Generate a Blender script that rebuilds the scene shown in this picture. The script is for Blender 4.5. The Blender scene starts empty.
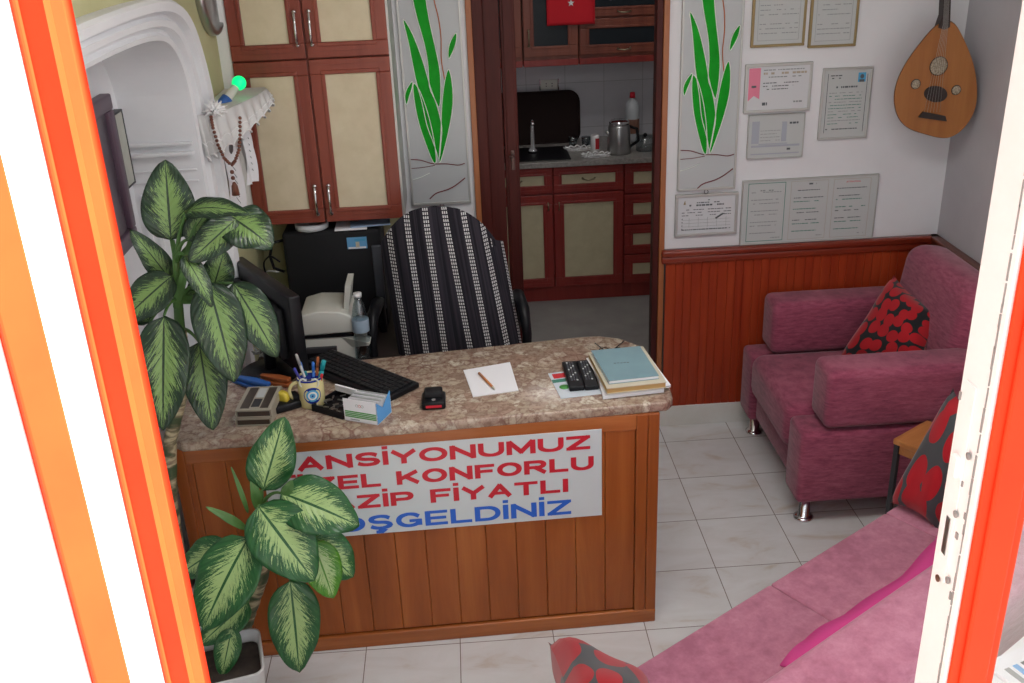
import bpy, bmesh, math, random
from mathutils import Vector, Matrix, noise
random.seed(7)
SC = bpy.context.scene; COL = SC.collection
PI = math.pi
# ---------------------------------------------------------------- camera
F = 1014.2
R_ = Vector((0.99741632, -0.06093566, -0.03804636))
U_ = Vector((0.05950573, 0.40410083, 0.91277685))
D_ = Vector((0.04024609, 0.91268251, -0.40668279))
CP = Vector((-0.8077766, -2.58548302, 2.19785306))
cam = bpy.data.cameras.new('camera'); co = bpy.data.objects.new('camera', cam); COL.objects.link(co)
cam.sensor_width = 36; cam.lens = F/1024*36; cam.clip_start = .02
m = Matrix((R_, U_, -D_)).transposed().to_4x4(); m.translation = CP; co.matrix_world = m
SC.camera = co
# ---------------------------------------------------------------- light
SC.view_settings.view_transform = 'Standard'; SC.view_settings.look = 'None'
SC.view_settings.gamma = 1; SC.view_settings.exposure = 0.0; SC.view_settings.use_curve_mapping = False
w = bpy.data.worlds.new('sky'); SC.world = w; w.use_nodes = True
bg = w.node_tree.nodes['Background']; bg.inputs[0].default_value = (.93, .96, 1, 1); bg.inputs[1].default_value = 1.4
sl = bpy.data.lights.new('sun', 'SUN'); sl.energy = 48; sl.angle = .01; sl.color = (1, .95, .86)
so = bpy.data.objects.new('sun', sl); COL.objects.link(so)
so.rotation_euler = Vector((-.62, -.005, -1)).to_track_quat('-Z', 'Y').to_euler(); so.location = (3, -4, 6)
al = bpy.data.lights.new('ceiling_fill_light', 'AREA'); al.shape = 'RECTANGLE'; al.size = 1.2; al.size_y = .5; al.energy = 17; al.color = (1, .98, .97)  # fill light added to brighten the room, no such fixture is seen
ao = bpy.data.objects.new('ceiling_fill_light', al); COL.objects.link(ao); ao.location = (-.25, -.35, 2.46)
kl = bpy.data.lights.new('kitchen_fill_light', 'AREA'); kl.size = .4; kl.energy = 4.6; kl.color = (1, .97, .95)  # added fill that lifts the dim kitchen, no lamp known there
ko = bpy.data.objects.new('kitchen_fill_light', kl); COL.objects.link(ko); ko.location = (-.1, 2.2, 2.46)

# ---------------------------------------------------------------- pixel rays of the photograph onto real planes
def ray(x, y): return R_*((x-512)/F) + U_*(-(y-341.5)/F) + D_
def gz(x, y, z): d = ray(x, y); return CP + d*((z-CP.z)/d.z)
def gy(x, y, Y): d = ray(x, y); return CP + d*((Y-CP.y)/d.y)
def gx(x, y, X): d = ray(x, y); return CP + d*((X-CP.x)/d.x)

# ---------------------------------------------------------------- materials
MATS = {}
def mat(name, col, rough=.6, metal=0, spec=.5, emit=None, coat=0, sheen=0):
    m = bpy.data.materials.new(name); m.use_nodes = True
    b = m.node_tree.nodes['Principled BSDF']
    b.inputs['Base Color'].default_value = (*col, 1); b.inputs['Roughness'].default_value = rough
    b.inputs['Metallic'].default_value = metal; b.inputs['Specular IOR Level'].default_value = spec
    b.inputs['Coat Weight'].default_value = coat; b.inputs['Sheen Weight'].default_value = sheen
    if emit: b.inputs['Emission Color'].default_value = (*emit[0], 1); b.inputs['Emission Strength'].default_value = emit[1]
    MATS[name] = m; return m
def nt(m): return m.node_tree.nodes, m.node_tree.links, m.node_tree.nodes['Principled BSDF']
def coords(m, scale=(1, 1, 1), rot=(0, 0, 0), kind='Object'):
    n, l, b = nt(m); t = n.new('ShaderNodeTexCoord'); mp = n.new('ShaderNodeMapping')
    mp.inputs['Scale'].default_value = scale; mp.inputs['Rotation'].default_value = rot
    l.new(t.outputs[kind], mp.inputs[0]); return mp.outputs[0]
def ramp(m, fac, stops, interp='LINEAR'):
    n, l, b = nt(m); r = n.new('ShaderNodeValToRGB'); r.color_ramp.interpolation = interp
    e = r.color_ramp.elements
    while len(e) < len(stops): e.new(.5)
    for q, (p, c) in zip(e, stops): q.position = p; q.color = (*c, 1)
    l.new(fac, r.inputs[0]); return r.outputs[0]
def noi(m, vec, scale=5, detail=3, rough=.5, dist=0):
    n, l, b = nt(m); t = n.new('ShaderNodeTexNoise'); t.inputs['Scale'].default_value = scale
    t.inputs['Detail'].default_value = detail; t.inputs['Roughness'].default_value = rough; t.inputs['Distortion'].default_value = dist
    l.new(vec, t.inputs['Vector']); return t.outputs[0]
def bump(m, h, s=.2, d=.002):
    n, l, b = nt(m); t = n.new('ShaderNodeBump'); t.inputs['Strength'].default_value = s; t.inputs['Distance'].default_value = d
    l.new(h, t.inputs['Height']); l.new(t.outputs[0], b.inputs['Normal'])
def mth(m, op, a, b_=None, c=None):
    n, l, _ = nt(m); t = n.new('ShaderNodeMath'); t.operation = op
    for i, v in enumerate((a, b_, c)):
        if v is None: continue
        if isinstance(v, (int, float)): t.inputs[i].default_value = v
        else: l.new(v, t.inputs[i])
    return t.outputs[0]
def mixc(m, fac, a, b_):
    n, l, _ = nt(m); t = n.new('ShaderNodeMix'); t.data_type = 'RGBA'
    for i, v in ((0, fac), (6, a), (7, b_)):
        if isinstance(v, (int, float)): t.inputs[i].default_value = v
        elif isinstance(v, tuple): t.inputs[i].default_value = (*v, 1)
        else: l.new(v, t.inputs[i])
    return t.outputs[2]
def setc(m, o): n, l, b = nt(m); l.new(o, b.inputs['Base Color'])
def sepv(m, vec):
    n, l, _ = nt(m); t = n.new('ShaderNodeSeparateXYZ'); l.new(vec, t.inputs[0]); return t.outputs
def comb(m, x, y, z=0.):
    n, l, _ = nt(m); t = n.new('ShaderNodeCombineXYZ')
    for i, v in enumerate((x, y, z)):
        if isinstance(v, (int, float)): t.inputs[i].default_value = v
        else: l.new(v, t.inputs[i])
    return t.outputs[0]
def mottled(name, c1, c2, scale=4, rough=.6, stretch=(1, 1, 1), bmp=0, **k):
    m = mat(name, c1, rough, **k); v = coords(m, stretch); f = noi(m, v, scale, 5, .6)
    setc(m, ramp(m, f, [(.3, c1), (.7, c2)]))
    if bmp: bump(m, f, bmp)
    return m
def wood(name, c1, c2, c3, rough=.35, axis='z', sc=9, **k):
    m = mat(name, c1, rough, **k)
    st = {'z': (1, 1, .07), 'x': (.07, 1, 1), 'y': (1, .07, 1)}[axis]
    v = coords(m, st); f = noi(m, v, sc*3, 6, .65, .6); g = noi(m, v, sc*.7, 2)
    s = mth(m, 'MULTIPLY_ADD', f, .6, mth(m, 'MULTIPLY', g, .4))
    setc(m, ramp(m, s, [(.34, c1), (.5, c2), (.68, c3)])); bump(m, f, .08); return m

white_wall = mottled('white_painted_plaster', (.70, .70, .72), (.77, .77, .79), 2.2, .8, bmp=.12)
yellow_wall = mottled('yellow_green_painted_plaster', (.52, .50, .27), (.62, .60, .36), 3, .8, bmp=.1)
plaster = mottled('white_moulded_plaster', (.74, .75, .78), (.82, .83, .85), 3, .7, bmp=.1)
ceil_m = mat('ceiling_paint', (.8, .8, .8), .9)
grey_wall = mottled('grey_painted_plaster', (.46, .45, .48), (.54, .53, .55), 2.2, .8, bmp=.1)
fm = mat('floor_tile', (.7, .7, .68), .22)
def tile_mat(m, c1, c2, vein, grout, sx, sy, ox, oy, gw=.004, plane='xy', use=None):
    n, l, b = nt(m); v = sepv(m, coords(m)); A = v[0]; B = v[1] if plane == 'xy' else v[2]
    fx = mth(m, 'MULTIPLY', mth(m, 'ADD', A, -ox), 1/sx); fy = mth(m, 'MULTIPLY', mth(m, 'ADD', B, -oy), 1/sy)
    gx_ = mth(m, 'ABSOLUTE', mth(m, 'SUBTRACT', mth(m, 'FRACT', mth(m, 'ADD', fx, .5)), .5))
    gy_ = mth(m, 'ABSOLUTE', mth(m, 'SUBTRACT', mth(m, 'FRACT', mth(m, 'ADD', fy, .5)), .5))
    d = mth(m, 'MINIMUM', mth(m, 'MULTIPLY', gx_, sx), mth(m, 'MULTIPLY', gy_, sy))
    g = mth(m, 'LESS_THAN', d, gw/2)
    off = comb(m, mth(m, 'MULTIPLY', mth(m, 'FLOOR', fx), 3.7), mth(m, 'MULTIPLY', mth(m, 'FLOOR', fy), 5.3), 0)
    va = n.new('ShaderNodeVectorMath'); va.operation = 'ADD'; l.new(coords(m), va.inputs[0]); l.new(off, va.inputs[1])
    mp = n.new('ShaderNodeMapping'); mp.inputs['Scale'].default_value = (1, 2.4, 1.5); mp.inputs['Rotation'].default_value = (0, 0, .5)
    l.new(va.outputs[0], mp.inputs[0])
    f = noi(m, mp.outputs[0], 4.5, 5, .6, .8)
    c = ramp(m, f, [(.35, c1), (.58, c2), (.78, vein)])
    setc(m, mixc(m, g, c, grout)); h = mth(m, 'SUBTRACT', 1., g); bump(m, h, .3, .001)
tile_mat(fm, (.71, .72, .72), (.66, .66, .65), (.54, .46, .38), (.22, .19, .17), .3, .2965, 0, 0, .003)
skirt_m = mottled('skirting_tile', (.72, .72, .69), (.62, .59, .53), 5, .3)
ktile = mat('kitchen_wall_tile', (.6, .6, .62), .15)
tile_mat(ktile, (.60, .60, .63), (.57, .57, .60), (.53, .53, .56), (.36, .36, .37), .228, .262, -.172, 1.157, .003, 'xz')
kfloor = mottled('kitchen_floor_stone', (.26, .25, .24), (.34, .33, .31), 5, .5)
wains = wood('red_stained_pine', (.22, .020, .007), (.33, .040, .011), (.42, .065, .018), .35, sc=5, spec=.3)
rail_m = wood('red_brown_rail_wood', (.15, .018, .008), (.23, .032, .014), (.30, .05, .02), .25, 'x')
rail_y = wood('red_brown_rail_wood_side', (.10, .025, .015), (.16, .04, .02), (.22, .06, .03), .3, 'y')
deskw = wood('varnished_desk_pine', (.23, .058, .012), (.35, .093, .020), (.47, .15, .036), .3, sc=5, spec=.35)
deskx = wood('varnished_desk_rail_pine', (.28, .08, .02), (.40, .12, .03), (.52, .18, .05), .25, 'x')
cabw = wood('mahogany_cabinet_wood', (.17, .035, .022), (.24, .05, .03), (.30, .07, .042), .35, sc=6)
kcabw = wood('dark_red_kitchen_wood', (.20, .018, .014), (.27, .026, .02), (.33, .04, .028), .35, sc=6)
kupw = wood('brown_kitchen_wood', (.16, .035, .018), (.22, .055, .03), (.29, .08, .04), .4, sc=6)
darkdoor = wood('dark_brown_door_wood', (.045, .008, .007), (.07, .013, .010), (.10, .02, .015), .45, spec=.2)
orangew = wood('orange_brown_casing_wood', (.28, .08, .025), (.36, .12, .04), (.44, .16, .06), .4)
tablew = wood('honey_table_wood', (.36, .13, .035), (.46, .18, .05), (.56, .25, .08), .3, 'x')
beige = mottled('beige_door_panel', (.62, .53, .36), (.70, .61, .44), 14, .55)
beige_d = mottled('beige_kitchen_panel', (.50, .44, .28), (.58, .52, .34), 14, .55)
chrome = mat('chrome', (.75, .75, .77), .14, 1); steel = mat('brushed_steel', (.45, .45, .45), .3, 1)
silver = mat('silver_frame', (.50, .50, .48), .4, .5); sheetw = mat('glazed_white_sheet', (.60, .61, .63), .5); brass = mat('aged_brass', (.35, .30, .2), .4, .8)
black = mat('black_plastic', (.008, .008, .010), .38, spec=.22); blackm = mat('matt_black_plastic', (.012, .012, .014), .6, spec=.25)
dark = mat('dark_grey_plastic', (.035, .035, .04), .5); darkgrey = mat('slate_grey_strip', (.06, .065, .08), .5)
white = mat('white_paint', (.82, .82, .82), .45); paper = mat('white_paper', (.84, .84, .87), .8)
greypaper = mat('pale_grey_paper', (.50, .52, .515), .75); cream = mat('cream_plastic', (.66, .66, .60), .4)
ink = mat('dark_print', (.10, .11, .12), .8); inkg = mat('faint_grey_print', (.27, .29, .29), .8); redp = mat('red_print', (.6, .03, .04), .6)
inkgreen = mat('green_print', (.06, .22, .16), .8)
signw = mottled('sign_panel_pale', (.60, .66, .67), (.66, .71, .72), 3, .45)
sred = mat('sign_red', (.60, .012, .03), .45); sblue = mat('sign_blue', (.02, .13, .62), .45)
frosted = mat('frosted_glass_grey', (.47, .49, .50), .35); green = mottled('glass_paint_green', (.0, .27, .006), (.004, .37, .014), 12, .4, spec=.15)
outline = mat('pale_outline_paint', (.80, .85, .78), .5); maroon = mat('maroon_line_paint', (.16, .01, .012), .5); orl = mat('orange_line_paint', (.45, .12, .03), .5)
flagred = mat('red_flag_cloth', (.62, .008, .02), .8)
leafstem = mottled('petiole_green', (.05, .14, .03), (.10, .22, .05), 8, .45)
soil = mottled('potting_soil', (.03, .022, .018), (.07, .05, .04), 40, .95, bmp=.6)
potm = mottled('weathered_white_pot', (.72, .73, .74), (.58, .57, .53), 5, .55)
redpaint = mottled('red_orange_gloss_paint', (.80, .044, .011), (.84, .054, .013), 6, .55, spec=.12)
whitep = mottled('chipped_white_paint', (.82, .82, .80), (.86, .86, .85), 6, .4)
chip = mat('bare_grey_metal_chip', (.28, .26, .25), .6); rust = mat('rusty_screw_hole', (.10, .04, .02), .7)
bluep = mat('blue_plastic', (.03, .13, .45), .4); orangep = mat('orange_brown_plastic', (.40, .11, .03), .4)
yell = mat('yellow_tape', (.65, .5, .05), .4); tealp = mat('teal_plastic', (.01, .30, .34), .35)
navy = mat('navy_glaze', (.01, .03, .25), .25); mugy = mat('pale_yellow_glaze', (.68, .60, .30), .25); mugw = mat('white_glaze', (.75, .77, .75), .25)
cyan = mat('light_blue_glaze', (.10, .38, .62), .25)
glowgreen = mat('glowing_green_bulb', (.0, .8, .25), .4, emit=((.0, .9, .22), 1.1))
bead = mottled('brown_wood_beads', (.12, .035, .02), (.20, .07, .04), 30, .4)
lace = mottled('white_lace_cloth', (.62, .62, .62), (.74, .74, .73), 9, .9, bmp=.2)
tapegrey = mat('cassette_box_taupe', (.36, .33, .26), .4); tapedark = mat('cassette_dark_brown', (.05, .035, .025), .35)
greenp = mat('box_green_print', (.08, .32, .07), .5); bluebox = mat('box_light_blue', (.10, .35, .72), .45)
bookblue = mottled('blue_grey_book_cloth', (.17, .28, .32), (.20, .33, .37), 8, .6); tan = mottled('tan_card', (.55, .50, .38), (.60, .55, .43), 5, .7)
ochre = mat('ochre_page_edge', (.50, .32, .12), .7); pencil_m = mat('orange_pencil_paint', (.60, .20, .06), .4)
skinpic = mat('stickerblue', (.12, .35, .62), .5); pinkrib = mat('pink_ribbon_print', (.75, .22, .32), .6)
brownpic = mat('purple_brown_frame', (.10, .06, .09), .4); magenta = mat('hot_pink_cloth', (.72, .07, .30), .85)
glassdark = mat('dark_cabinet_glass', (.02, .025, .03), .25, spec=.15)
outg = mottled('outdoor_paving', (.13, .13, .125), (.17, .165, .16), 3, .85)
slate = mat('dark_interior_wood', (.03, .02, .018), .5)
goldf = mat('gilt_frame_edge', (.30, .22, .10), .45, .4)

def glass_mat(name, tint=(.95, .97, .97), refl=.08):
    m = bpy.data.materials.new(name); m.use_nodes = True; n = m.node_tree.nodes; l = m.node_tree.links; n.clear()
    o = n.new('ShaderNodeOutputMaterial'); t = n.new('ShaderNodeBsdfTransparent'); g = n.new('ShaderNodeBsdfGlossy'); x = n.new('ShaderNodeMixShader')
    t.inputs[0].default_value = (*tint, 1); g.inputs['Roughness'].default_value = .04; x.inputs[0].default_value = refl
    l.new(t.outputs[0], x.inputs[1]); l.new(g.outputs[0], x.inputs[2]); l.new(x.outputs[0], o.inputs[0]); return m
pane_m = glass_mat('clear_window_glass'); bottle_m = glass_mat('clear_plastic_bottle', (.72, .78, .80), .16)

def fabric(name, c1, c2, c3, sc=60):
    m = mat(name, c1, .92, spec=.2, sheen=.25); v = coords(m, (.35, .35, 1.6)); f = noi(m, v, sc, 4, .7)
    g = noi(m, coords(m), 3, 2); s = mth(m, 'MULTIPLY_ADD', f, .65, mth(m, 'MULTIPLY', g, .35))
    setc(m, ramp(m, s, [(.36, c1), (.5, c2), (.64, c3)])); bump(m, f, .5, .003); return m
pink = fabric('rose_chenille', (.19, .036, .07), (.29, .062, .11), (.38, .10, .155))
pink2 = fabric('pale_rose_chenille', (.38, .13, .20), (.47, .18, .26), (.56, .24, .33))

def dots(name, base, c1, c2, scale=13, r=.42):
    m = mat(name, base, .8, spec=.25, sheen=.3); n, l, b = nt(m)
    v = coords(m, (1, 1, 1), kind='UV'); t = n.new('ShaderNodeTexVoronoi'); t.voronoi_dimensions = '2D'; t.inputs['Scale'].default_value = scale
    t.inputs['Randomness'].default_value = .55; l.new(v, t.inputs['Vector'])
    k = mth(m, 'LESS_THAN', t.outputs['Distance'], mth(m, 'MULTIPLY_ADD', noi(m, v, 4, 1), .25, r-.1))
    cc = mixc(m, noi(m, v, 6, 2), c1, c2); setc(m, mixc(m, k, base, cc)); return m
dotA = dots('black_cloth_with_red_discs', (.012, .014, .016), (.36, .004, .010), (.50, .010, .018), 6.5, .47)
dotB = dots('grey_cloth_with_red_discs', (.055, .06, .065), (.32, .003, .010), (.46, .008, .016), 3.0, .44)

# marble
mb = mat('brown_breccia_marble', (.4, .3, .25), .22)
def mk_marble(m):
    n, l, b = nt(m); v = coords(m)
    dn = n.new('ShaderNodeTexNoise'); dn.inputs['Scale'].default_value = 14; dn.inputs['Detail'].default_value = 4; l.new(v, dn.inputs['Vector'])
    vm = n.new('ShaderNodeVectorMath'); vm.operation = 'MULTIPLY_ADD'; l.new(dn.outputs['Color'], vm.inputs[0]); vm.inputs[1].default_value = (.05, .05, .05); l.new(v, vm.inputs[2])
    t = n.new('ShaderNodeTexVoronoi'); t.inputs['Scale'].default_value = 24; l.new(vm.outputs[0], t.inputs['Vector'])
    e = n.new('ShaderNodeTexVoronoi'); e.feature = 'DISTANCE_TO_EDGE'; e.inputs['Scale'].default_value = 24; l.new(vm.outputs[0], e.inputs['Vector'])
    s = sepv(m, t.outputs['Color'])
    c = ramp(m, s[0], [(0, (.36, .28, .20)), (.3, (.48, .39, .29)), (.55, (.36, .24, .18)), (.8, (.62, .55, .43)), (1, (.28, .19, .14))])
    fine = noi(m, v, 45, 6, .75)
    c2 = mixc(m, ramp(m, fine, [(.44, (0, 0, 0)), (.60, (1, 1, 1))]), c, (.23, .14, .10))
    edge = ramp(m, e.outputs['Distance'], [(0, (1, 1, 1)), (.09, (0, 0, 0))])
    big = ramp(m, noi(m, v, 5, 3), [(.42, (0, 0, 0)), (.6, (1, 1, 1))])
    ed = mth(m, 'MULTIPLY', mth(m, 'MULTIPLY', edge, .8), big)
    setc(m, mixc(m, ed, mixc(m, .05, c2, (.48, .40, .32)), (.17, .07, .055)))
mk_marble(mb)
# striped cloth
cs = mat('black_cloth_white_stripes', (.02, .02, .025), .9, spec=.2)
def mk_stripes(m):
    v = sepv(m, coords(m, kind='UV')); x = mth(m, 'FRACT', mth(m, 'MULTIPLY', v[0], 8.))
    a = mth(m, 'ABSOLUTE', mth(m, 'SUBTRACT', x, .5)); band = mth(m, 'LESS_THAN', a, .16)
    fine = mth(m, 'GREATER_THAN', mth(m, 'FRACT', mth(m, 'MULTIPLY', mth(m, 'ADD', x, -.34), 9.4)), .42)
    dash = mth(m, 'GREATER_THAN', mth(m, 'FRACT', mth(m, 'MULTIPLY', v[1], 130)), .33)
    k = mth(m, 'MULTIPLY', mth(m, 'MULTIPLY', band, fine), dash)
    base = ramp(m, noi(m, coords(m, (14, .4, 1), kind='UV'), 5, 2), [(.4, (.014, .013, .018)), (.6, (.035, .03, .04))])
    setc(m, mixc(m, k, base, (.62, .62, .62)))
mk_stripes(cs)
# leaves
def leafmat(name, dk, md, lt, spread=.0):
    m = mat(name, dk, .33, spec=.45); n, l, b = nt(m); v = sepv(m, coords(m, kind='UV'))
    a = mth(m, 'MULTIPLY', mth(m, 'ABSOLUTE', mth(m, 'SUBTRACT', v[0], .5)), 2.)
    oi = n.new('ShaderNodeObjectInfo')
    st = mth(m, 'ADD', mth(m, 'MULTIPLY_ADD', a, -1.5, mth(m, 'MULTIPLY', v[1], 4.2)), mth(m, 'MULTIPLY', oi.outputs['Random'], 30.))
    side = mth(m, 'GREATER_THAN', v[0], .5)
    q = comb(m, mth(m, 'MULTIPLY', st, 8.5), mth(m, 'MULTIPLY', a, 2.2), mth(m, 'MULTIPLY', side, 7.))
    f = noi(m, q, 1.5, 4, .7, .6)
    tv = mth(m, 'ABSOLUTE', mth(m, 'SUBTRACT', v[1], .48)); fall = mth(m, 'MULTIPLY', mth(m, 'POWER', tv, 2.), 1.1)
    f2 = mth(m, 'MULTIPLY_ADD', mth(m, 'SUBTRACT', f, .5), 1.7, .5)
    s = mth(m, 'SUBTRACT', mth(m, 'MULTIPLY_ADD', a, -.62, f2), mth(m, 'ADD', fall, -.30-spread))
    k = ramp(m, s, [(.485, (0, 0, 0)), (.525, (1, 1, 1))])
    mid = mth(m, 'GREATER_THAN', a, .045)
    k2 = mth(m, 'MULTIPLY', k, mid)
    base = ramp(m, noi(m, q, .6, 2), [(.4, dk), (.65, md)])
    setc(m, mixc(m, k2, base, lt)); b.inputs['Subsurface Weight'].default_value = 0
    bump(m, mth(m, 'ABSOLUTE', mth(m, 'SUBTRACT', mth(m, 'FRACT', mth(m, 'MULTIPLY', st, 2.5)), .5)), .35, .004)
    return m
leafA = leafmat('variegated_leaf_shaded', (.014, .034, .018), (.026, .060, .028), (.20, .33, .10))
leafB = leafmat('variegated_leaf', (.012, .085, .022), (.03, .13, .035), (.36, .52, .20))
leafC = leafmat('lime_edged_leaf', (.05, .20, .015), (.10, .30, .02), (.40, .56, .24))
cane = mat('ringed_cane', (.3, .25, .15), .6)
def mk_cane(m):
    v = coords(m, (1, 1, 1)); f = noi(m, coords(m, (.4, .4, 1)), 22, 3, .6, .3)
    setc(m, ramp(m, f, [(.40, (.045, .07, .025)), (.48, (.16, .13, .07)), (.55, (.50, .42, .26)), (.66, (.20, .13, .08))])); bump(m, f, .5, .004)
mk_cane(cane)
oudw = wood('amber_spruce_soundboard', (.28, .10, .025), (.34, .13, .035), (.40, .165, .048), .35)
oudd = wood('dark_rosewood_bowl', (.07, .015, .015), (.10, .02, .02), (.14, .03, .03), .3)
rosette = mottled('carved_rosette', (.12, .08, .05), (.52, .46, .34), 160, .6)

# ---------------------------------------------------------------- mesh helpers
class B:
    """collects shapes, in world coordinates, for ONE mesh"""
    def __init__(s): s.v = []; s.f = []; s.mi = []; s.sm = []; s.uv = {}; s.mats = []
    def m(s, mt):
        if mt not in s.mats: s.mats.append(mt)
        return s.mats.index(mt)
    def add(s, vs, fs, mt, smooth=False, uv=None):
        o = len(s.v); s.v += [tuple(v) for v in vs]; i = s.m(mt)
        for f in fs:
            if uv: s.uv[len(s.f)] = [uv[k] for k in f]
            s.f.append([o+k for k in f]); s.mi.append(i); s.sm.append(smooth)
        return s
    def box(s, c, d, mt, rot=None, bev=0, seg=2, M=None, taper=None):
        bm = bmesh.new(); bmesh.ops.create_cube(bm, size=1)
        for v in bm.verts:
            v.co = Vector((v.co.x*d[0], v.co.y*d[1], v.co.z*d[2]))
            if taper and v.co.z > 0: v.co.x *= taper; v.co.y *= taper
        if bev: bmesh.ops.bevel(bm, geom=list(bm.edges), offset=bev, segments=seg, profile=.5, affect='EDGES')
        T = Matrix.Translation(Vector(c))
        if rot is not None: T = T @ (Matrix.Rotation(rot, 4, 'Z') if isinstance(rot, (int, float)) else rot.to_4x4())
        if M is not None: T = M @ T
        bm.transform(T); bm.verts.index_update()
        s.add([v.co[:] for v in bm.verts], [[v.index for v in f.verts] for f in bm.faces], mt, bev > 0.004); bm.free(); return s
    def bx(s, x0, x1, y0, y1, z0, z1, mt, bev=0, seg=2, M=None):
        return s.box(((x0+x1)/2, (y0+y1)/2, (z0+z1)/2), (x1-x0, y1-y0, z1-z0), mt, None, bev, seg, M)
    def prism(s, pts, h, mt, n=None, bev=0):
        """pts: planar 3-D outline, h: vector of extrusion"""
        h = Vector(h); k = len(pts); a = [Vector(p) for p in pts]
        if bev:
            bm = bmesh.new(); lo = [bm.verts.new(p) for p in a]; f = bm.faces.new(lo)
            r = bmesh.ops.extrude_face_region(bm, geom=[f]); bmesh.ops.translate(bm, vec=h, verts=[g for g in r['geom'] if isinstance(g, bmesh.types.BMVert)])
            bmesh.ops.recalc_face_normals(bm, faces=bm.faces[:])
            bmesh.ops.bevel(bm, geom=list(bm.edges), offset=bev, segments=3, profile=.5, affect='EDGES'); bm.verts.index_update()
            s.add([v.co[:] for v in bm.verts], [[v.index for v in f.verts] for f in bm.faces], mt, True); bm.free(); return s
        s.add(a+[p+h for p in a], [list(range(k))[::-1], list(range(k, 2*k))]+[[i, (i+1) % k, k+(i+1) % k, k+i] for i in range(k)], mt); return s
    def tube(s, pts, r, mt, seg=8, caps=True):
        pts = [Vector(p) for p in pts]; n = len(pts); vs = []; rr = r if isinstance(r, (list, tuple)) else [r]*n
        up = Vector((0, 0, 1)); prev = None
        for i, p in enumerate(pts):
            t = (pts[min(i+1, n-1)]-pts[max(i-1, 0)]).normalized()
            if prev is None:
                a = t.cross(up if abs(t.z) < .9 else Vector((1, 0, 0))).normalized()
            else: a = (prev-t*prev.dot(t)).normalized()
            prev = a; b = t.cross(a)
            for k in range(seg): q = 2*PI*k/seg; vs.append(p+(a*math.cos(q)+b*math.sin(q))*rr[i])
        fs = [[i*seg+k, i*seg+(k+1) % seg, (i+1)*seg+(k+1) % seg, (i+1)*seg+k] for i in range(n-1) for k in range(seg)]
        if caps: fs += [list(range(seg))[::-1], [(n-1)*seg+k for k in range(seg)]]
        return s.add(vs, fs, mt, True)
    def lathe(s, prof, c, mt, seg=24, axis=None, M=None):
        """prof: [(r, h)], c base, axis direction"""
        ax = Vector(axis or (0, 0, 1)).normalized(); q = Vector((0, 0, 1)).rotation_difference(ax).to_matrix()
        c = Vector(c); vs = []
        for r, h in prof:
            for k in range(seg): a = 2*PI*k/seg; vs.append(c+q @ Vector((r*math.cos(a), r*math.sin(a), h)))
        n = len(prof); fs = [[i*seg+k, i*seg+(k+1) % seg, (i+1)*seg+(k+1) % seg, (i+1)*seg+k] for i in range(n-1) for k in range(seg)]
        fs += [list(range(seg))[::-1], [(n-1)*seg+k for k in range(seg)]]
        return s.add(vs, fs, mt, True)
    def ball(s, c, r, mt, sc=(1, 1, 1), seg=20):
        c = Vector(c); vs = []; fs = []; h = seg//2
        for i in range(h+1):
            for k in range(seg):
                a = PI*i/h; b = 2*PI*k/seg
                vs.append(c+Vector((math.sin(a)*math.cos(b)*sc[0], math.sin(a)*math.sin(b)*sc[1], math.cos(a)*sc[2]))*r)
        for i in range(h):
            for k in range(seg): fs.append([i*seg+k, (i+1)*seg+k, (i+1)*seg+(k+1) % seg, i*seg+(k+1) % seg])
        return s.add(vs, fs, mt, True)
    def disc_on(s, c, n, r, t, mt, seg=24, sx=1):
        return s.lathe([(0.0001, 0), (r, 0), (r, t), (0.0001, t)], c, mt, seg, n)
    def build(s, name, parent=None):
        me = bpy.data.meshes.new(name); inv = W[parent].inverted() if parent is not None and parent in W else Matrix()
        me.from_pydata([inv @ Vector(v) for v in s.v], [], s.f)
        for mt in s.mats: me.materials.append(mt)
        for p, i, sm in zip(me.polygons, s.mi, s.sm): p.material_index = i; p.use_smooth = sm
        if s.uv:
            u = me.uv_layers.new(name='UVMap')
            for p in me.polygons:
                if p.index in s.uv:
                    for li, c in zip(p.loop_indices, s.uv[p.index]): u.data[li].uv = c
        bm = bmesh.new(); bm.from_mesh(me)
        if not s.uv: bmesh.ops.recalc_face_normals(bm, faces=bm.faces[:])
        bm.to_mesh(me); bm.free()
        o = bpy.data.objects.new(name, me); COL.objects.link(o)
        if parent is not None: o.parent = parent; W[o] = W.get(parent, Matrix())
        return o
W = {}
def tag(o, label, cat, group=None, kind=None):
    o['label'] = label; o['category'] = cat
    if group: o['group'] = group
    if kind: o['kind'] = kind
    return o
def thing(name, label, cat, loc=(0, 0, 0), rz=0, group=None):
    o = bpy.data.objects.new(name, None); COL.objects.link(o); o.location = loc; o.rotation_euler = (0, 0, rz); o.empty_display_size = .05
    W[o] = Matrix.Translation(Vector(loc)) @ Matrix.Rotation(rz, 4, 'Z'); return tag(o, label, cat, group)
def struct(name, b, parent=None):
    o = b.build(name, parent)
    if parent is None: o['kind'] = 'structure'
    return o
def copy_tree(o, dloc=(0, 0, 0), parent=None):
    c = o.copy(); COL.objects.link(c)
    if parent: c.parent = parent
    else: c.location = o.location+Vector(dloc)
    for ch in [x for x in COL.objects if x.parent == o]: copy_tree(ch, parent=c)
    return c

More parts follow.
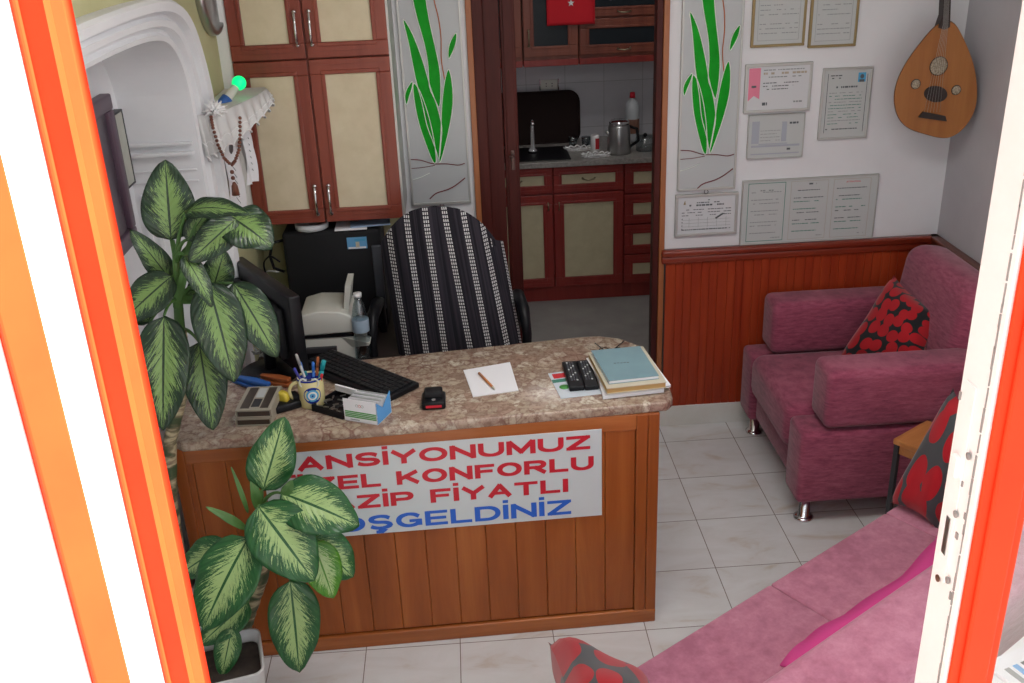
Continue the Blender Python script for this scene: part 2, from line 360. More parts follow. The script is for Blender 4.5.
# ================================================================ SETTING
YB = 1.35; XR = 1.158; XL = -1.62; YF = -1.5; H = 2.52; KB = 3.4
OX0, OX1, OH = -.745, -.011, 2.1     # kitchen opening
struct('floor', B().bx(-1.95, XR+.1, YF-.08, YB+.05, -.06, 0, fm))
struct('kitchen_floor', B().bx(-1.3, 1.0, YB+.05, KB+.1, -.06, .0, kfloor))
struct('ceiling', B().bx(-1.95, XR+.1, YF-.02, KB+.1, H, H+.06, ceil_m))
b = B()
b.bx(-1.04, OX0, YB, YB+.1, 0, H, white_wall); b.bx(OX1, XR+.1, YB, YB+.1, 0, H, white_wall); b.bx(OX0, OX1, YB, YB+.1, OH, H, white_wall)
b.bx(-1.72, -1.04, YB, YB+.1, 0, H, yellow_wall)
struct('wall_back', b)
struct('wall_right', B().bx(XR, XR+.1, YF, YB, 0, H, grey_wall))
# left wall with arched alcove
inner = [(.565, 0), (.565, 1.52), (.568, 1.637), (.562, 1.693), (.525, 1.772), (.452, 1.831), (.337, 1.862), (.078, 1.878)]
outer = [(.69, 0), (.69, 1.52), (.69, 1.61), (.685, 1.675), (.646, 1.786), (.576, 1.895), (.434, 1.957), (.185, 1.98)]
cy_ = -.12
def mir(c): return c+[(2*cy_-y, z) for y, z in c[::-1]]
def chaikin(P, k=2):
    for _ in range(k):
        Q = [P[0]]
        for a, c in zip(P[:-1], P[1:]): Q += [(a[0]*.75+c[0]*.25, a[1]*.75+c[1]*.25), (a[0]*.25+c[0]*.75, a[1]*.25+c[1]*.75)]
        P = Q+[P[-1]]
    return P
inn = chaikin(mir(inner)); out = chaikin(mir(outer))
b = B()
T = XL-.05
vs = [(XL, y, z) for y, z in out]+[(XL, y, H) for y, z in out]
n = len(out); fs = [[i, i+1, n+i+1, n+i] for i in range(n-1)]
b.add(vs, fs, yellow_wall)
b.add([(XL, .69, 0), (XL, YB, 0), (XL, YB, H), (XL, .69, H)], [[0, 1, 2, 3]], yellow_wall)
b.add([(XL, 2*cy_-.69, 0), (XL, YF, 0), (XL, YF, H), (XL, 2*cy_-.69, H)], [[0, 1, 2, 3]], yellow_wall)
b.bx(XL-.25, XL-.22, YF, YB, 0, H, plaster)
AX = XL-.21
vs = [(XL, y, z) for y, z in inn]+[(AX, y, z) for y, z in inn]; n = len(inn)
b.add(vs, [[i, i+1, n+i+1, n+i] for i in range(n-1)], plaster)
b.add([(AX, -1.2, 0), (AX, .7, 0), (AX, .7, 2), (AX, -1.2, 2)], [[0, 1, 2, 3]], plaster)
struct('wall_left', b)
# stepped plaster moulding round the alcove
b = B()
def lerp(a, c, t): return [(p[0]*(1-t)+q[0]*t, p[1]*(1-t)+q[1]*t) for p, q in zip(a, c)]
steps = [(0, .018, XL, XL), (0, 0, 0, 0)]
prof = [(0, 0), (0, .012), (.12, .018), (.2, .006), (.3, .006), (.34, .028), (.5, .034), (.58, .022), (.66, .022), (.7, .048), (.92, .055), (1, .045), (1, 0)]
rings = [[(XL+x, y, z) for y, z in lerp(inn, out, t)] for t, x in prof]; n = len(inn)
vs = [p for r in rings for p in r]; fs = [[r*n+i, r*n+i+1, (r+1)*n+i+1, (r+1)*n+i] for r in range(len(rings)-1) for i in range(n-1)]
b.add(vs, fs, plaster)
struct('trim_3', b)
# mouldings across the alcove's far reveal
b = B(); yj = .565
for z, h, d in ((1.522, .010, .016), (1.490, .012, .020), (1.44, .005, .006), (1.405, .005, .006)): b.bx(AX, XL-.004, yj-d, yj+.005, z, z+h, plaster, .003)
b.bx(AX+.02, AX+.035, yj-.01, yj+.005, .2, 1.37, plaster); b.bx(XL-.045, XL-.03, yj-.01, yj+.005, .2, 1.37, plaster); b.bx(AX+.055, AX+.065, yj-.008, yj+.005, .2, 1.35, plaster)
struct('trim_4', b)
# front (street side) wall, opening 1.02 m, glazed right part
b = B(); b.bx(-1.95, -1.27, YF-.08, YF, 0, H, white_wall); b.bx(-1.27, -1.19, YF-.06, YF, 0, H, redpaint); b.bx(-1.19, XR+.1, YF-.015, YF+.06, 2.36, H, white_wall)
b.bx(-.10, XR+.1, YF-.06, YF, 0, .42, white_wall)
struct('wall_front', b)
# outdoor paving and kitchen walls
struct('ground', B().bx(-6, 6, -8, YF-.08, .10, .16, outg))
b = B(); b.bx(-1.3, 1.0, KB, KB+.1, 0, H, ktile); struct('wall_kitchen_back', b)
struct('wall_kitchen_left', B().bx(-1.3, -1.2, YB+.1, KB, 0, H, white_wall)); struct('wall_kitchen_right', B().bx(.9, 1.0, YB+.1, KB, 0, H, white_wall))
# wainscot, rail, skirting on the back wall
b = B(); x = .014; i = 0
while x < XR-.01:
    w_ = .0335 if i % 3 else .042
    b.bx(x, min(x+w_-.0012, XR), YB-.021, YB, .08, .80, wains, .0018, 1); x += w_; i += 1
b.bx(.014, XR, YB-.018, YB, .09, .80, wains)
struct('trim_1', b)
b = B(); b.bx(-.005, XR, YB-.042, YB, .795, .822, rail_m, .006); b.bx(-.005, XR, YB-.034, YB, .765, .795, rail_m, .005); struct('trim_2', b)
b = B(); y = YB-.03; i = 0
while y > YF+.05:
    b.bx(XR-.02, XR, y-.0385, y, .08, .80, wains, .0025); y -= .04
struct('trim_5', b)
b = B(); b.bx(XR-.042, XR, YF, YB, .795, .822, rail_y, .006); b.bx(XR-.034, XR, YF, YB, .765, .795, rail_y, .005); struct('trim_6', b)
struct('baseboard_back', B().bx(-.0, XR, YB-.024, YB, 0, .098, skirt_m, .002)); struct('baseboard_right', B().bx(XR-.014, XR, YF, YB-.014, 0, .08, skirt_m, .002))
struct('baseboard_left', B().bx(-1.62, OX0-.03, YB-.014, YB, 0, .08, skirt_m, .002))
# kitchen doorway: casing and folded leaf
b = B()
b.bx(OX0-.012, OX0+.01, YB-.018, YB+.12, 0, OH+.03, orangew, .002); b.bx(OX1-.004, OX1+.018, YB-.018, YB+.12, 0, OH+.03, orangew, .002); b.bx(OX0-.012, OX1+.018, YB-.018, YB+.12, OH, OH+.04, orangew, .002)
b.bx(OX0+.01, OX0+.05, YB-.006, YB+.11, 0, OH, darkdoor, .002); b.bx(OX1-.028, OX1-.004, YB-.006, YB+.05, 0, OH, darkdoor, .002)
b.bx(OX1+.018, .013, YB-.02, YB, 0, .79, slate)  # dark strip standing in for the shadow beside the casing
dr = struct('door_1', b)
hdl = mat('dull_dark_handle', (.12, .07, .06), .4, .5)
b = B(); b.bx(-.694, -.632, YB+.05, YB+.10, .01, OH-.01, darkdoor, .003); b.bx(-.628, -.572, YB+.055, YB+.095, .01, OH-.01, darkdoor, .004); b.bx(-.618, -.582, YB+.048, YB+.056, .02, OH-.03, darkdoor, .002)
lf = b.build('door_leaf', dr)
p = gy(514, 160, YB+.05); b = B(); b.bx(p.x-.012, p.x+.004, YB+.044, YB+.05, p.z-.04, p.z+.04, hdl, .003); b.tube([(p.x-.004, YB+.046, p.z+.02), (p.x-.004, YB+.03, p.z+.02), (p.x-.02, YB+.03, p.z+.018)], .005, hdl)
h_ = b.build('door_handle', lf); h_['label'] = 'small dull metal door handle'

# ================================================================ STREET DOOR FRAMES
# right leaf, closed in the wall plane: white edge with lock, red face, glass beyond
b = B(); xr = -.166
b.bx(xr+.0012, xr+.072, YF+.001, YF+.08, .16, 2.36, whitep, .002)
b.bx(xr+.005, xr+.07, YF-.006, YF+.001, .16, 2.36, redpaint, .003); b.bx(xr+.018, xr+.058, YF-.012, YF-.005, .16, 2.36, redpaint, .004)
b.bx(xr+.005, XR, YF-.006, YF+.07, .16, .42, redpaint, .003); b.bx(XR-.06, XR, YF-.006, YF+.07, .42, 2.36, redpaint, .003); b.bx(xr, XR, YF-.006, YF+.07, 2.3, 2.36, redpaint, .003)
d2 = struct('door_2', b)
def edgepx(px, py, dx=0): q = gx(px, py, xr); return q
b = B()
# lock strike plate with latch slot, screws and chipped paint on the edge (faces -x)
def on_edge(px, py): return gx(px, py, xr)
pa = on_edge(958, 440); pb = on_edge(946, 570)
b.bx(xr-.0015, xr+.001, (pa.y+pb.y)/2-.014, (pa.y+pb.y)/2+.014, pb.z-.02, pa.z+.09, whitep, .0005)
lk = b.build('lock_plate', d2); yc = (pa.y+pb.y)/2
b = B()
s1 = on_edge(961, 530); s2 = on_edge(953, 565); b.bx(xr-.0025, xr-.001, yc-.006, yc+.006, s2.z, s1.z, steel, .001)
s1 = on_edge(967, 462); s2 = on_edge(963, 482); b.bx(xr-.008, xr-.001, yc-.008, yc+.006, s2.z, s1.z, whitep, .002)
b.build('latch', lk)
b = B()
for px, py in ((970, 456), (957, 514), (939, 578), (949, 580)):
    s1 = on_edge(px, py); b.disc_on((xr-.0014, min(s1.y, YF+.06), s1.z), (-1, 0, 0), .0052, .0018, rust if px == 939 else chip, 12)
b.build('screw', lk)
# flaked gasket line along the red edge
random.seed(3); b = B(); z = 1.1
while z < 2.2:
    hh = random.uniform(.01, .035); ww = random.uniform(.001, .0035); b.bx(xr-.0004, xr+.0016, YF+.012, YF+.012+ww, z, z+hh, chip); z += hh*random.uniform(.9, 1.15)
for px, py in ((960, 400), (962, 430), (951, 505), (965, 520), (957, 540), (950, 600), (962, 487), (955, 485)):
    s1 = on_edge(px, py); b.bx(xr-.0006, xr+.0016, s1.y, s1.y+random.uniform(.003, .007), s1.z, s1.z+random.uniform(.006, .02), chip)
b.build('chipped_paint', d2)
pn = B().bx(xr+.07, XR-.06, YF+.03, YF+.034, .42, 2.3, pane_m).build('window_pane', d2)
# left leaf, opened outward
hin = Vector((-1.20, -1.545, 0)); dl = Vector((-.64, -.77, 0)).normalized(); nl = Vector((.77, -.64, 0)).normalized()
def onleaf(px, py):
    d = ray(px, py); c = CP-hin; t = -c.dot(nl)/d.dot(nl); return (c+d*t).dot(dl)
e = [onleaf(x_, 683) for x_ in (212, 167, 132, 95)]
M = Matrix((( dl.x, nl.x, 0, hin.x), (dl.y, nl.y, 0, hin.y), (0, 0, 1, 0), (0, 0, 0, 1)))
b = B(); z0, z1 = .17, 2.32
b.bx(e[0], e[1], -.035, .0, z0, z1, redpaint, .003, M=M); b.bx(e[0]+.012, e[1]-.012, -.0, .006, z0, z1, redpaint, .003, M=M)
b.bx(e[1], e[2], -.03, -.004, z0, z1, whitep, .001, M=M)
b.bx(e[2], e[3], -.035, .0, z0, z1, redpaint, .003, M=M)
b.bx(e[3], e[3]+.34, -.03, -.006, z0, z1, whitep, .002, M=M)
b.bx(e[3]+.34, e[3]+.40, -.035, 0, z0, z1, redpaint, .003, M=M)
struct('door_3', b)

# ================================================================ DESK
DR = math.atan2(.035, 1.267)
desk = thing('reception_desk', 'wooden plank fronted reception desk with brown marble top and pale sign', 'desk', (-.9, .25, 0), DR)
O = Vector((-.263, .052, 0)); dd = Vector((math.cos(DR), math.sin(DR), 0)); dn = Vector((-math.sin(DR), math.cos(DR), 0))
DM = Matrix(((dd.x, dn.x, 0, O.x), (dd.y, dn.y, 0, O.y), (0, 0, 1, 0), (0, 0, 0, 1)))   # local: x<0 to the left, y to the back
L = 1.425
b = B(); b.bx(-L, -.0, .01, .40, .02, .765, deskw, M=DM); b.build('carcass', desk)
b = B(); x = -.071; i = 0
while x > -L+.04:
    ww = min(.093, x+L-.03); b.bx(x-ww+.0012, x, -.004, .012, .055, .72, deskw, .0018, 1, M=DM); x -= .093; i += 1
b.build('plank_front', desk)
b = B(); b.bx(-L, -.0, -.014, .01, 0, .05, deskx, .004, M=DM); b.build('plinth_rail', desk)
b = B(); b.bx(-L, -.0, -.008, .01, .715, .768, deskx, .003, M=DM); b.build('top_rail', desk)
b = B(); b.bx(-.07, -.035, -.012, .01, 0, .768, deskw, .004, M=DM); b.bx(-.034, .0, -.012, .42, 0, .768, deskw, .004, M=DM); b.build('corner_post', desk)
b = B(); b.bx(-L, -L+.035, -.012, .42, 0, .768, deskw, .004, M=DM); b.build('corner_post', desk)
top = [gz(*t, .80) for t in ((181, 443), (360, 429.5), (520, 415), (640, 404.5), (668, 402), (673, 397), (669, 383), (645, 347), (620, 338), (598, 335.5), (575, 337), (390, 356.5), (300, 365))]
top += [Vector((-1.60, .44, .8)), Vector((-1.70, .40, .8)), Vector((-1.70, .03, .8)), ]
b = B(); b.prism([(p.x, p.y, .768) for p in top][::-1], (0, 0, .032), mb, bev=.007)
wt = b.build('marble_worktop', desk)
# sign
sg = thing('welcome_sign', 'pale sign with red and blue capital letters on the desk front', 'sign', (-.9, .02, .4), DR)
sx0, sx1 = -1.19, -.172
tl = gy(602, 427, .035)
b = B(); SX = lambda px, py: (DM.inverted() @ gy(px, py, .035)).x
b.bx(SX(263, 460), SX(602, 470), -.0095, -.0055, .425, .728, signw, .001, M=DM); b.build('sign_panel', sg)
def text_mesh(txt, x0, x1, z0, z1, mt, name, parent, M, y, off=.02, thick=.0008):
    cu = bpy.data.curves.new('t', 'FONT'); cu.body = txt; cu.size = 1; cu.offset = off; cu.resolution_u = 3; cu.space_character = 1.06
    ob = bpy.data.objects.new('t', cu); COL.objects.link(ob); dg = bpy.context.evaluated_depsgraph_get(); dg.update()
    me = bpy.data.meshes.new_from_object(ob.evaluated_get(dg)); bpy.data.objects.remove(ob)
    vs = [v.co.copy() for v in me.vertices]; xs = [v.x for v in vs]
    cap = .729
    sx = (x1-x0)/(max(xs)-min(xs)); mn = min(xs); sz = (z1-z0)/cap
    b = B(); b.add([M @ Vector((x0+(v.x-mn)*sx, y, z0+v.y*sz)) for v in vs], [list(p.vertices) for p in me.polygons], mt)
    o = b.build(name, parent)
    return o
def arc(cx, cy, rx, ry, a0, a1, n=14): return [(cx+rx*math.cos(math.radians(a0+(a1-a0)*k/n)), cy+ry*math.sin(math.radians(a0+(a1-a0)*k/n))) for k in range(n+1)]
S_ = arc(.5, .75, .46, .25, 25, 255, 12)+arc(.5, .25, .48, .25, 75, -155, 12)
C_ = arc(.52, .5, .50, .5, 38, 322, 20)
GLY = {'A': (1, [[(0, 0), (.5, 1)], [(.5, 1), (1, 0)], [(.2, .28), (.8, .28)]]), 'N': (1, [[(0, 0), (0, 1)], [(.02, .98), (.98, .02)], [(1, 0), (1, 1)]]), 'S': (.95, [S_]), 'Ş': (.95, [S_, [(.5, -.02), (.5, -.17)], [(.5, -.17), (.64, -.22), (.56, -.31), (.36, -.31)]]),
       'İ': (0, [[(0, 0), (0, 1)], [(0, 1.22), (0, 1.40)]]), 'I': (0, [[(0, 0), (0, 1)]]), 'Y': (1, [[(0, 1), (.5, .45)], [(1, 1), (.5, .45)], [(.5, .5), (.5, 0)]]),
       'O': (1.1, [arc(.5, .5, .5, .5, 0, 360, 28)]), 'Ö': (1.1, [arc(.5, .5, .5, .5, 0, 360, 28), [(.32, 1.22), (.32, 1.40)], [(.68, 1.22), (.68, 1.40)]]),
       'U': (1, [[(0, 1)]+arc(.5, .40, .5, .40, 180, 360, 16)+[(1, 1)]]), 'M': (1.15, [[(0, 0), (0, 1)], [(.03, 1), (.5, .1)], [(.5, .1), (.97, 1)], [(1, 1), (1, 0)]]), 'Z': (.95, [[(0, 1), (1, 1)], [(.95, .97), (.05, .03)], [(0, 0), (1, 0)]]),
       'E': (.85, [[(0, 0), (0, 1)], [(0, 1), (1, 1)], [(0, .5), (.92, .5)], [(0, 0), (1, 0)]]), 'L': (.8, [[(0, 0), (0, 1)], [(0, 0), (1, 0)]]), 'K': (1, [[(0, 0), (0, 1)], [(.95, 1), (.08, .40)], [(.32, .60), (1, 0)]]),
       'F': (.82, [[(0, 0), (0, 1)], [(0, 1), (1, 1)], [(0, .5), (.88, .5)]]), 'R': (1, [[(0, 0), (0, 1)], [(0, 1)]+arc(.62, .74, .34, .26, 90, -90, 12)+[(0, .48)], [(.5, .46), (1, 0)]]), 'P': (.95, [[(0, 0), (0, 1)], [(0, 1)]+arc(.62, .72, .36, .28, 90, -90, 12)+[(0, .44)]]),
       'C': (1, [C_]), 'G': (1.05, [C_, [(.97, .12), (.97, .40)], [(.62, .42), (.97, .42)]]), 'D': (1, [[(0, 0), (0, 1)], [(0, 1)]+arc(.48, .5, .52, .5, 90, -90, 16)+[(0, 0)]]), 'H': (1, [[(0, 0), (0, 1)], [(1, 0), (1, 1)], [(0, .5), (1, .5)]]), 'T': (1, [[(0, 1), (1, 1)], [(.5, 1), (.5, 0)]])}
def stroke_word(txt, x0, x1, z0, hh, tk, gap, mt, parent, M, y):
    """bold wide capitals: every stroke a mitred ribbon"""
    tot = sum(.62 if c == ' ' else GLY[c][0] for c in txt); n = len(txt)
    un = ((x1-x0)-(n-1)*gap-sum(0 if c == ' ' else tk for c in txt))/tot
    b = B(); x = x0
    for ch_ in txt:
        if ch_ == ' ': b.build('lettering', parent); b = B(); x += .62*un+gap; continue
        w_, st = GLY[ch_]
        for kk, pl in enumerate(st):
            dot = pl[0][1] > 1.15
            P = [(x+tk/2+pl[0][0]*w_*un, z0+hh*1.12+q_) for q_ in (0, .0105)] if dot else [(x+tk/2+p_[0]*w_*un, z0+tk*.31+p_[1]*(hh-tk*.62)) for p_ in pl]; L_ = []; R2 = []
            closed = (abs(P[0][0]-P[-1][0])+abs(P[0][1]-P[-1][1])) < 1e-6
            for i, p_ in enumerate(P):
                a = P[i-1] if i else (P[-2] if closed else None); c = P[i+1] if i < len(P)-1 else (P[1] if closed else None)
                ds = []
                for q1, q2 in ((a, p_), (p_, c)):
                    if q1 and q2: v = Vector((q2[0]-q1[0], q2[1]-q1[1])); ds.append(v.normalized())
                d = sum(ds, Vector((0, 0))).normalized(); nn = Vector((-d.y, d.x)); f = 1/max(.6, abs(nn.dot(Vector((-ds[0].y, ds[0].x)))))
                e_ = .42*tk if len(ds) == 1 and abs(ds[0].x) > .999 else (.31*tk if len(ds) == 1 and abs(ds[0].y) > .999 else .22*tk if len(ds) == 1 else 0)
                e_ = 0 if dot else e_
                ex = d*(e_ if c is None else -e_ if a is None else 0)
                hw = tk/2*f*(.62+.38*abs(d.y))
                L_.append((p_[0]+nn.x*hw+ex.x, p_[1]+nn.y*hw+ex.y)); R2.append((p_[0]-nn.x*hw+ex.x, p_[1]-nn.y*hw+ex.y))
            m_ = len(P); b.add([M @ Vector((q_[0], y-.00015*kk, q_[1])) for q_ in L_+R2], [[i, i+1, m_+i+1, m_+i] for i in range(m_-1)], mt)
        x += w_*un+tk+gap
    return b.build('lettering', parent)
def srow(txt, xa, xb, zb, hh, mt, g_):
    x0 = (DM.inverted() @ gy(xa, 470, .033)).x; x1 = (DM.inverted() @ gy(xb, 470, .033)).x
    return stroke_word(txt, x0, x1, zb, hh, .0166, g_, mt, sg, DM, -.0102)
srow('PANSİYONUMUZ', 271, 591, .664, .047, sred, .0065)
srow('ÖZEL KONFORLU', 284, 594, .592, .047, sred, .0065)
srow('CAZİP FİYATLI', 299, 568, .520, .047, sred, .0065)
srow('HOŞGELDİNİZ', 301, 571, .440, .052, sblue, .0075)

# ================================================================ WALL CABINET (upper left)
def door_panel(b, x0, x1, z0, z1, Y, wd, pn_, fr=.055, th=.02):
    """framed door facing -y"""
    b.bx(x0, x1, Y, Y+th, z0, z0+fr, wd, .003); b.bx(x0, x1, Y, Y+th, z1-fr, z1, wd, .003)
    b.bx(x0, x0+fr, Y, Y+th, z0+fr, z1-fr, wd, .003); b.bx(x1-fr, x1, Y, Y+th, z0+fr, z1-fr, wd, .003)
    g = fr*.28
    b.bx(x0+fr-g, x1-fr+g, Y-.004, Y+.01, z0+fr-g, z0+fr, wd, .003); b.bx(x0+fr-g, x1-fr+g, Y-.004, Y+.01, z1-fr, z1-fr+g, wd, .003)
    b.bx(x0+fr-g, x0+fr, Y-.004, Y+.01, z0+fr, z1-fr, wd, .003); b.bx(x1-fr, x1-fr+g, Y-.004, Y+.01, z0+fr, z1-fr, wd, .003)
    b.bx(x0+fr*.35, x1-fr*.35, Y-.002, Y, z0+fr*.35, z0+fr*.42, wd); b.bx(x0+fr*.35, x1-fr*.35, Y-.002, Y, z1-fr*.42, z1-fr*.35, wd)
    b.bx(x0+fr, x1-fr, Y+.006, Y+.012, z0+fr, z1-fr, pn_)
def bar_handle(name, x, z0, z1, Y, mt, parent, r=.005):
    b = B(); b.tube([(x, Y, z0), (x, Y-.022, z0+.006), (x, Y-.027, (z0+z1)/2), (x, Y-.022, z1-.006), (x, Y, z1)], [r*1.3, r, r*.9, r, r*1.3], mt)
    for z in (z0, z1): b.ball((x, Y-.008, z), r*1.7, mt, seg=10)
    return b.build(name, parent)
CY = 1.08; cx0, cxm, cx1 = -1.578, -1.318, -1.034
cab = thing('wall_cabinet', 'mahogany wall cabinet with four beige panelled doors above black case', 'cabinet', (cxm, 1.2, 1.09))
b = B(); b.bx(cx0, cx1, CY+.02, YB, 1.10, 2.3, cabw); b.bx(cx1, cx1+.008, CY+.005, YB, 1.10, 2.3, silver); b.bx(XL, cx0-.002, CY+.01, YB, 1.10, 2.3, white); b.build('carcass', cab)
for k, (x0, x1) in enumerate(((cx0, cxm-.004), (cxm+.002, cx1))):
    b = B(); door_panel(b, x0, x1, 1.095, 1.683, CY, cabw, beige, .052); d = b.build('door', cab)
    hx = x1-.022 if k == 0 else x0+.022; bar_handle('handle', hx, 1.13, 1.235, CY, chrome, d)
    b = B(); door_panel(b, x0, x1, 1.688, 2.28, CY, cabw, beige, .052); d = b.build('door', cab)
    bar_handle('handle', hx, 1.735, 1.845, CY, chrome, d)

# ================================================================ STAINED GLASS PANELS
Y0 = YB-.016
def pxw(px, py): q = gy(px, py, Y0); return (q.x, q.z)
panel = thing('painted_glass_panel', 'frosted glass panel painted with green reeds, left of the kitchen doorway', 'glass panel', (-.884, YB, 1.07), 0, 'painted glass panels beside the doorway')
gx0, gx1, gz0, gz1 = -1.0, -.782, 1.076, 2.25
b = B(); b.bx(gx0-.008, gx0, Y0-.004, YB, gz0-.008, gz1, silver, .001); b.bx(gx1, gx1+.008, Y0-.004, YB, gz0-.008, gz1, silver, .001); b.bx(gx0-.008, gx1+.008, Y0-.004, YB, gz0-.01, gz0, silver, .001); b.bx(gx0-.008, gx1+.008, Y0-.004, YB, gz1, gz1+.01, silver, .001)
b.build('frame', panel)
B().bx(gx0, gx1, Y0, YB, gz0, gz1, frosted).build('glass', panel)
c1 = lambda x, y: (380+x/3.009, y/3.009)
LV = [[(62, 40), (100, 100), (135, 200), (150, 260), (175, 325), (188, 385), (183, 430), (178, 492), (166, 440), (140, 380), (128, 310), (105, 235), (85, 120)],
      [(98, 240), (120, 270), (145, 340), (163, 420), (172, 492), (160, 492), (140, 440), (115, 370), (100, 290)],
      [(205, 193), (217, 240), (222, 310), (206, 400), (182, 492), (176, 490), (184, 400), (184, 340), (190, 265)],
      [(94, -40), (134, -40), (141, 20), (150, 70), (166, 140), (184, 220), (182, 340), (164, 295), (147, 265), (146, 200), (134, 130), (112, 60), (98, 0)],
      [(232, 90), (212, 120), (204, 150), (205, 185), (222, 150), (230, 125)],
      [(100, 238), (82, 262), (72, 290), (80, 322), (88, 290), (98, 262)]]
b = B(); ol = B()
for li_, poly in enumerate(LV):
    q = [pxw(*c1(*t)) for t in poly]; q = [(q[i][0]*(1-s)+q[(i+1) % len(q)][0]*s, q[i][1]*(1-s)+q[(i+1) % len(q)][1]*s) for i in range(len(q)) for s in (.0, .33, .67)]
    for _ in range(2): q = [((q[i-1][0]+2*q[i][0]+q[(i+1) % len(q)][0])/4, (q[i-1][1]+2*q[i][1]+q[(i+1) % len(q)][1])/4) for i in range(len(q))]
    b.prism([(x, Y0-.001-.0006*li_, z) for x, z in q], (0, .001+.0006*li_, 0), green); ol.tube([(x, Y0-.002-.0006*li_, z) for x, z in q]+[(q[0][0], Y0-.002-.0006*li_, q[0][1])], .0017, outline, 5, False)
b.build('reed_leaves', panel); ol.build('leaf_outline', panel)
def line(b, pts, mt, r=.0018):
    q = [pxw(*c1(*t)) for t in pts]
    P = []
    for i in range(len(q)-1):
        for s in (0, .25, .5, .75): P.append((q[i][0]*(1-s)+q[i+1][0]*s, q[i][1]*(1-s)+q[i+1][1]*s))
    P.append(q[-1])
    for _ in range(3): P = [P[0]]+[((P[i-1][0]+2*P[i][0]+P[i+1][0])/4, (P[i-1][1]+2*P[i][1]+P[i+1][1])/4) for i in range(1, len(P)-1)]+[P[-1]]
    b.tube([(x, Y0-.002, z) for x, z in P], r, mt, 6)
b = B(); line(b, [(155, -40), (162, 0), (178, 60), (185, 120), (183, 180), (195, 240)], orl, .0022); b.build('orange_line', panel)
b = B(); line(b, [(86, 480), (120, 480), (160, 494), (205, 492), (235, 498), (255, 491)], maroon); b.build('ground_line', panel); b = B(); line(b, [(90, 507), (130, 504), (165, 497)], maroon, .0012); b.build('ground_line', panel); b = B()
line(b, [(150, 598), (168, 580), (200, 572), (225, 560), (256, 535)], maroon, .0022); b.build('ground_line', panel); b = B(); line(b, [(90, 543), (120, 535), (150, 520)], outline, .0015)
b.build('pale_streak', panel)
b = B(); xh = (gx0+gx1)/2; b.tube([(xh+.008*math.cos(a), Y0-.002, gz0-.017+.008*math.sin(a)) for a in [k*PI/6 for k in range(13)]], .0015, dark, 5); b.build('hanging_ring', panel)
p2 = copy_tree(panel, (1.062, 0, 0))
for c_ in [x for x in COL.objects if x.parent == p2 and not x.name.startswith(('frame', 'glass', 'hanging'))]: c_.location = (.006, 0, -.020)
p2['label'] = 'frosted glass panel painted with green reeds, right of the kitchen doorway'

# ================================================================ FRAMED CERTIFICATES
random.seed(11)
last = [None]
def certificate(label, px4, fr_m, bg_m, lines=9, fr=.010, kind='text', inset=.02, th=.014, extra=None, border=None, mt=None, pane=False):
    q = [gy(*t, YB-.01) for t in px4]
    x0 = (q[0].x+q[3].x)/2; x1 = (q[1].x+q[2].x)/2; z1 = (q[0].z+q[1].z)/2; z0 = (q[2].z+q[3].z)/2
    t = thing('framed_certificate', label, 'framed certificate', ((x0+x1)/2, YB, z0), 0, 'framed papers on the white wall')
    b = B(); Y1 = YB-th
    for a in ((x0, x1, z0, z0+fr), (x0, x1, z1-fr, z1), (x0, x0+fr, z0+fr, z1-fr), (x1-fr, x1, z0+fr, z1-fr)): b.bx(a[0], a[1], Y1, YB, a[2], a[3], fr_m, .002)
    b.build('frame', t)
    B().bx(x0+fr, x1-fr, Y1+.004, YB, z0+fr, z1-fr, bg_m).build('sheet', t)
    yy = Y1+.0032
    b = B(); X0 = x0+fr+inset; X1 = x1-fr-inset; Z1 = z1-fr-inset; Z0 = z0+fr+inset
    def words(b, xa, xb, z, h, mt_, dens=.8):
        x = xa
        while x < xb:
            w_ = min(random.uniform(.004, .016), xb-x)
            if random.random() < dens: b.bx(x, x+w_, yy, yy+.001, z, z+h*1.3, mt_)
            x += w_+.0025
    last[0] = t
    if kind: extra(b, words, X0, X1, Z0, Z1, yy)
    if b.v: b.build('printed_text', t)
    return t
def paragraph(mt_, n, h=.0022, dens=.8, title=None):
    def f(b, words, X0, X1, Z0, Z1, yy):
        if title: words(b, X0+(X1-X0)*.25, X1-(X1-X0)*.2, Z1-.004, .004, title, .95)
        for k in range(n):
            z = Z1-.018-(Z1-Z0-.02)*k/max(n-1, 1)
            if k % 4 == 3: continue
            words(b, X0, X1-(random.random() < .3)*(X1-X0)*.4, z, h, mt_, dens)
        for a in ((X0-.006, X1+.006, Z0-.006, Z0-.005), (X0-.006, X1+.006, Z1+.005, Z1+.006)): b.bx(a[0], a[1], yy, yy+.001, a[2], a[3], mt_)
        for x in (X0-.006, X1+.005): b.bx(x, x+.001, yy, yy+.001, Z0-.006, Z1+.006, mt_)
    return f
certificate('gilt edged grey paper cut by the frame top, nearest the painted panel', ((752, -46), (807, -48), (808, 46), (754, 47)), goldf, greypaper, extra=paragraph(inkg, 16))
certificate('gilt edged grey paper cut by the frame top, nearer the oud', ((812, -48), (862, -49), (858, 46), (811, 48)), goldf, greypaper, extra=paragraph(inkg, 16))
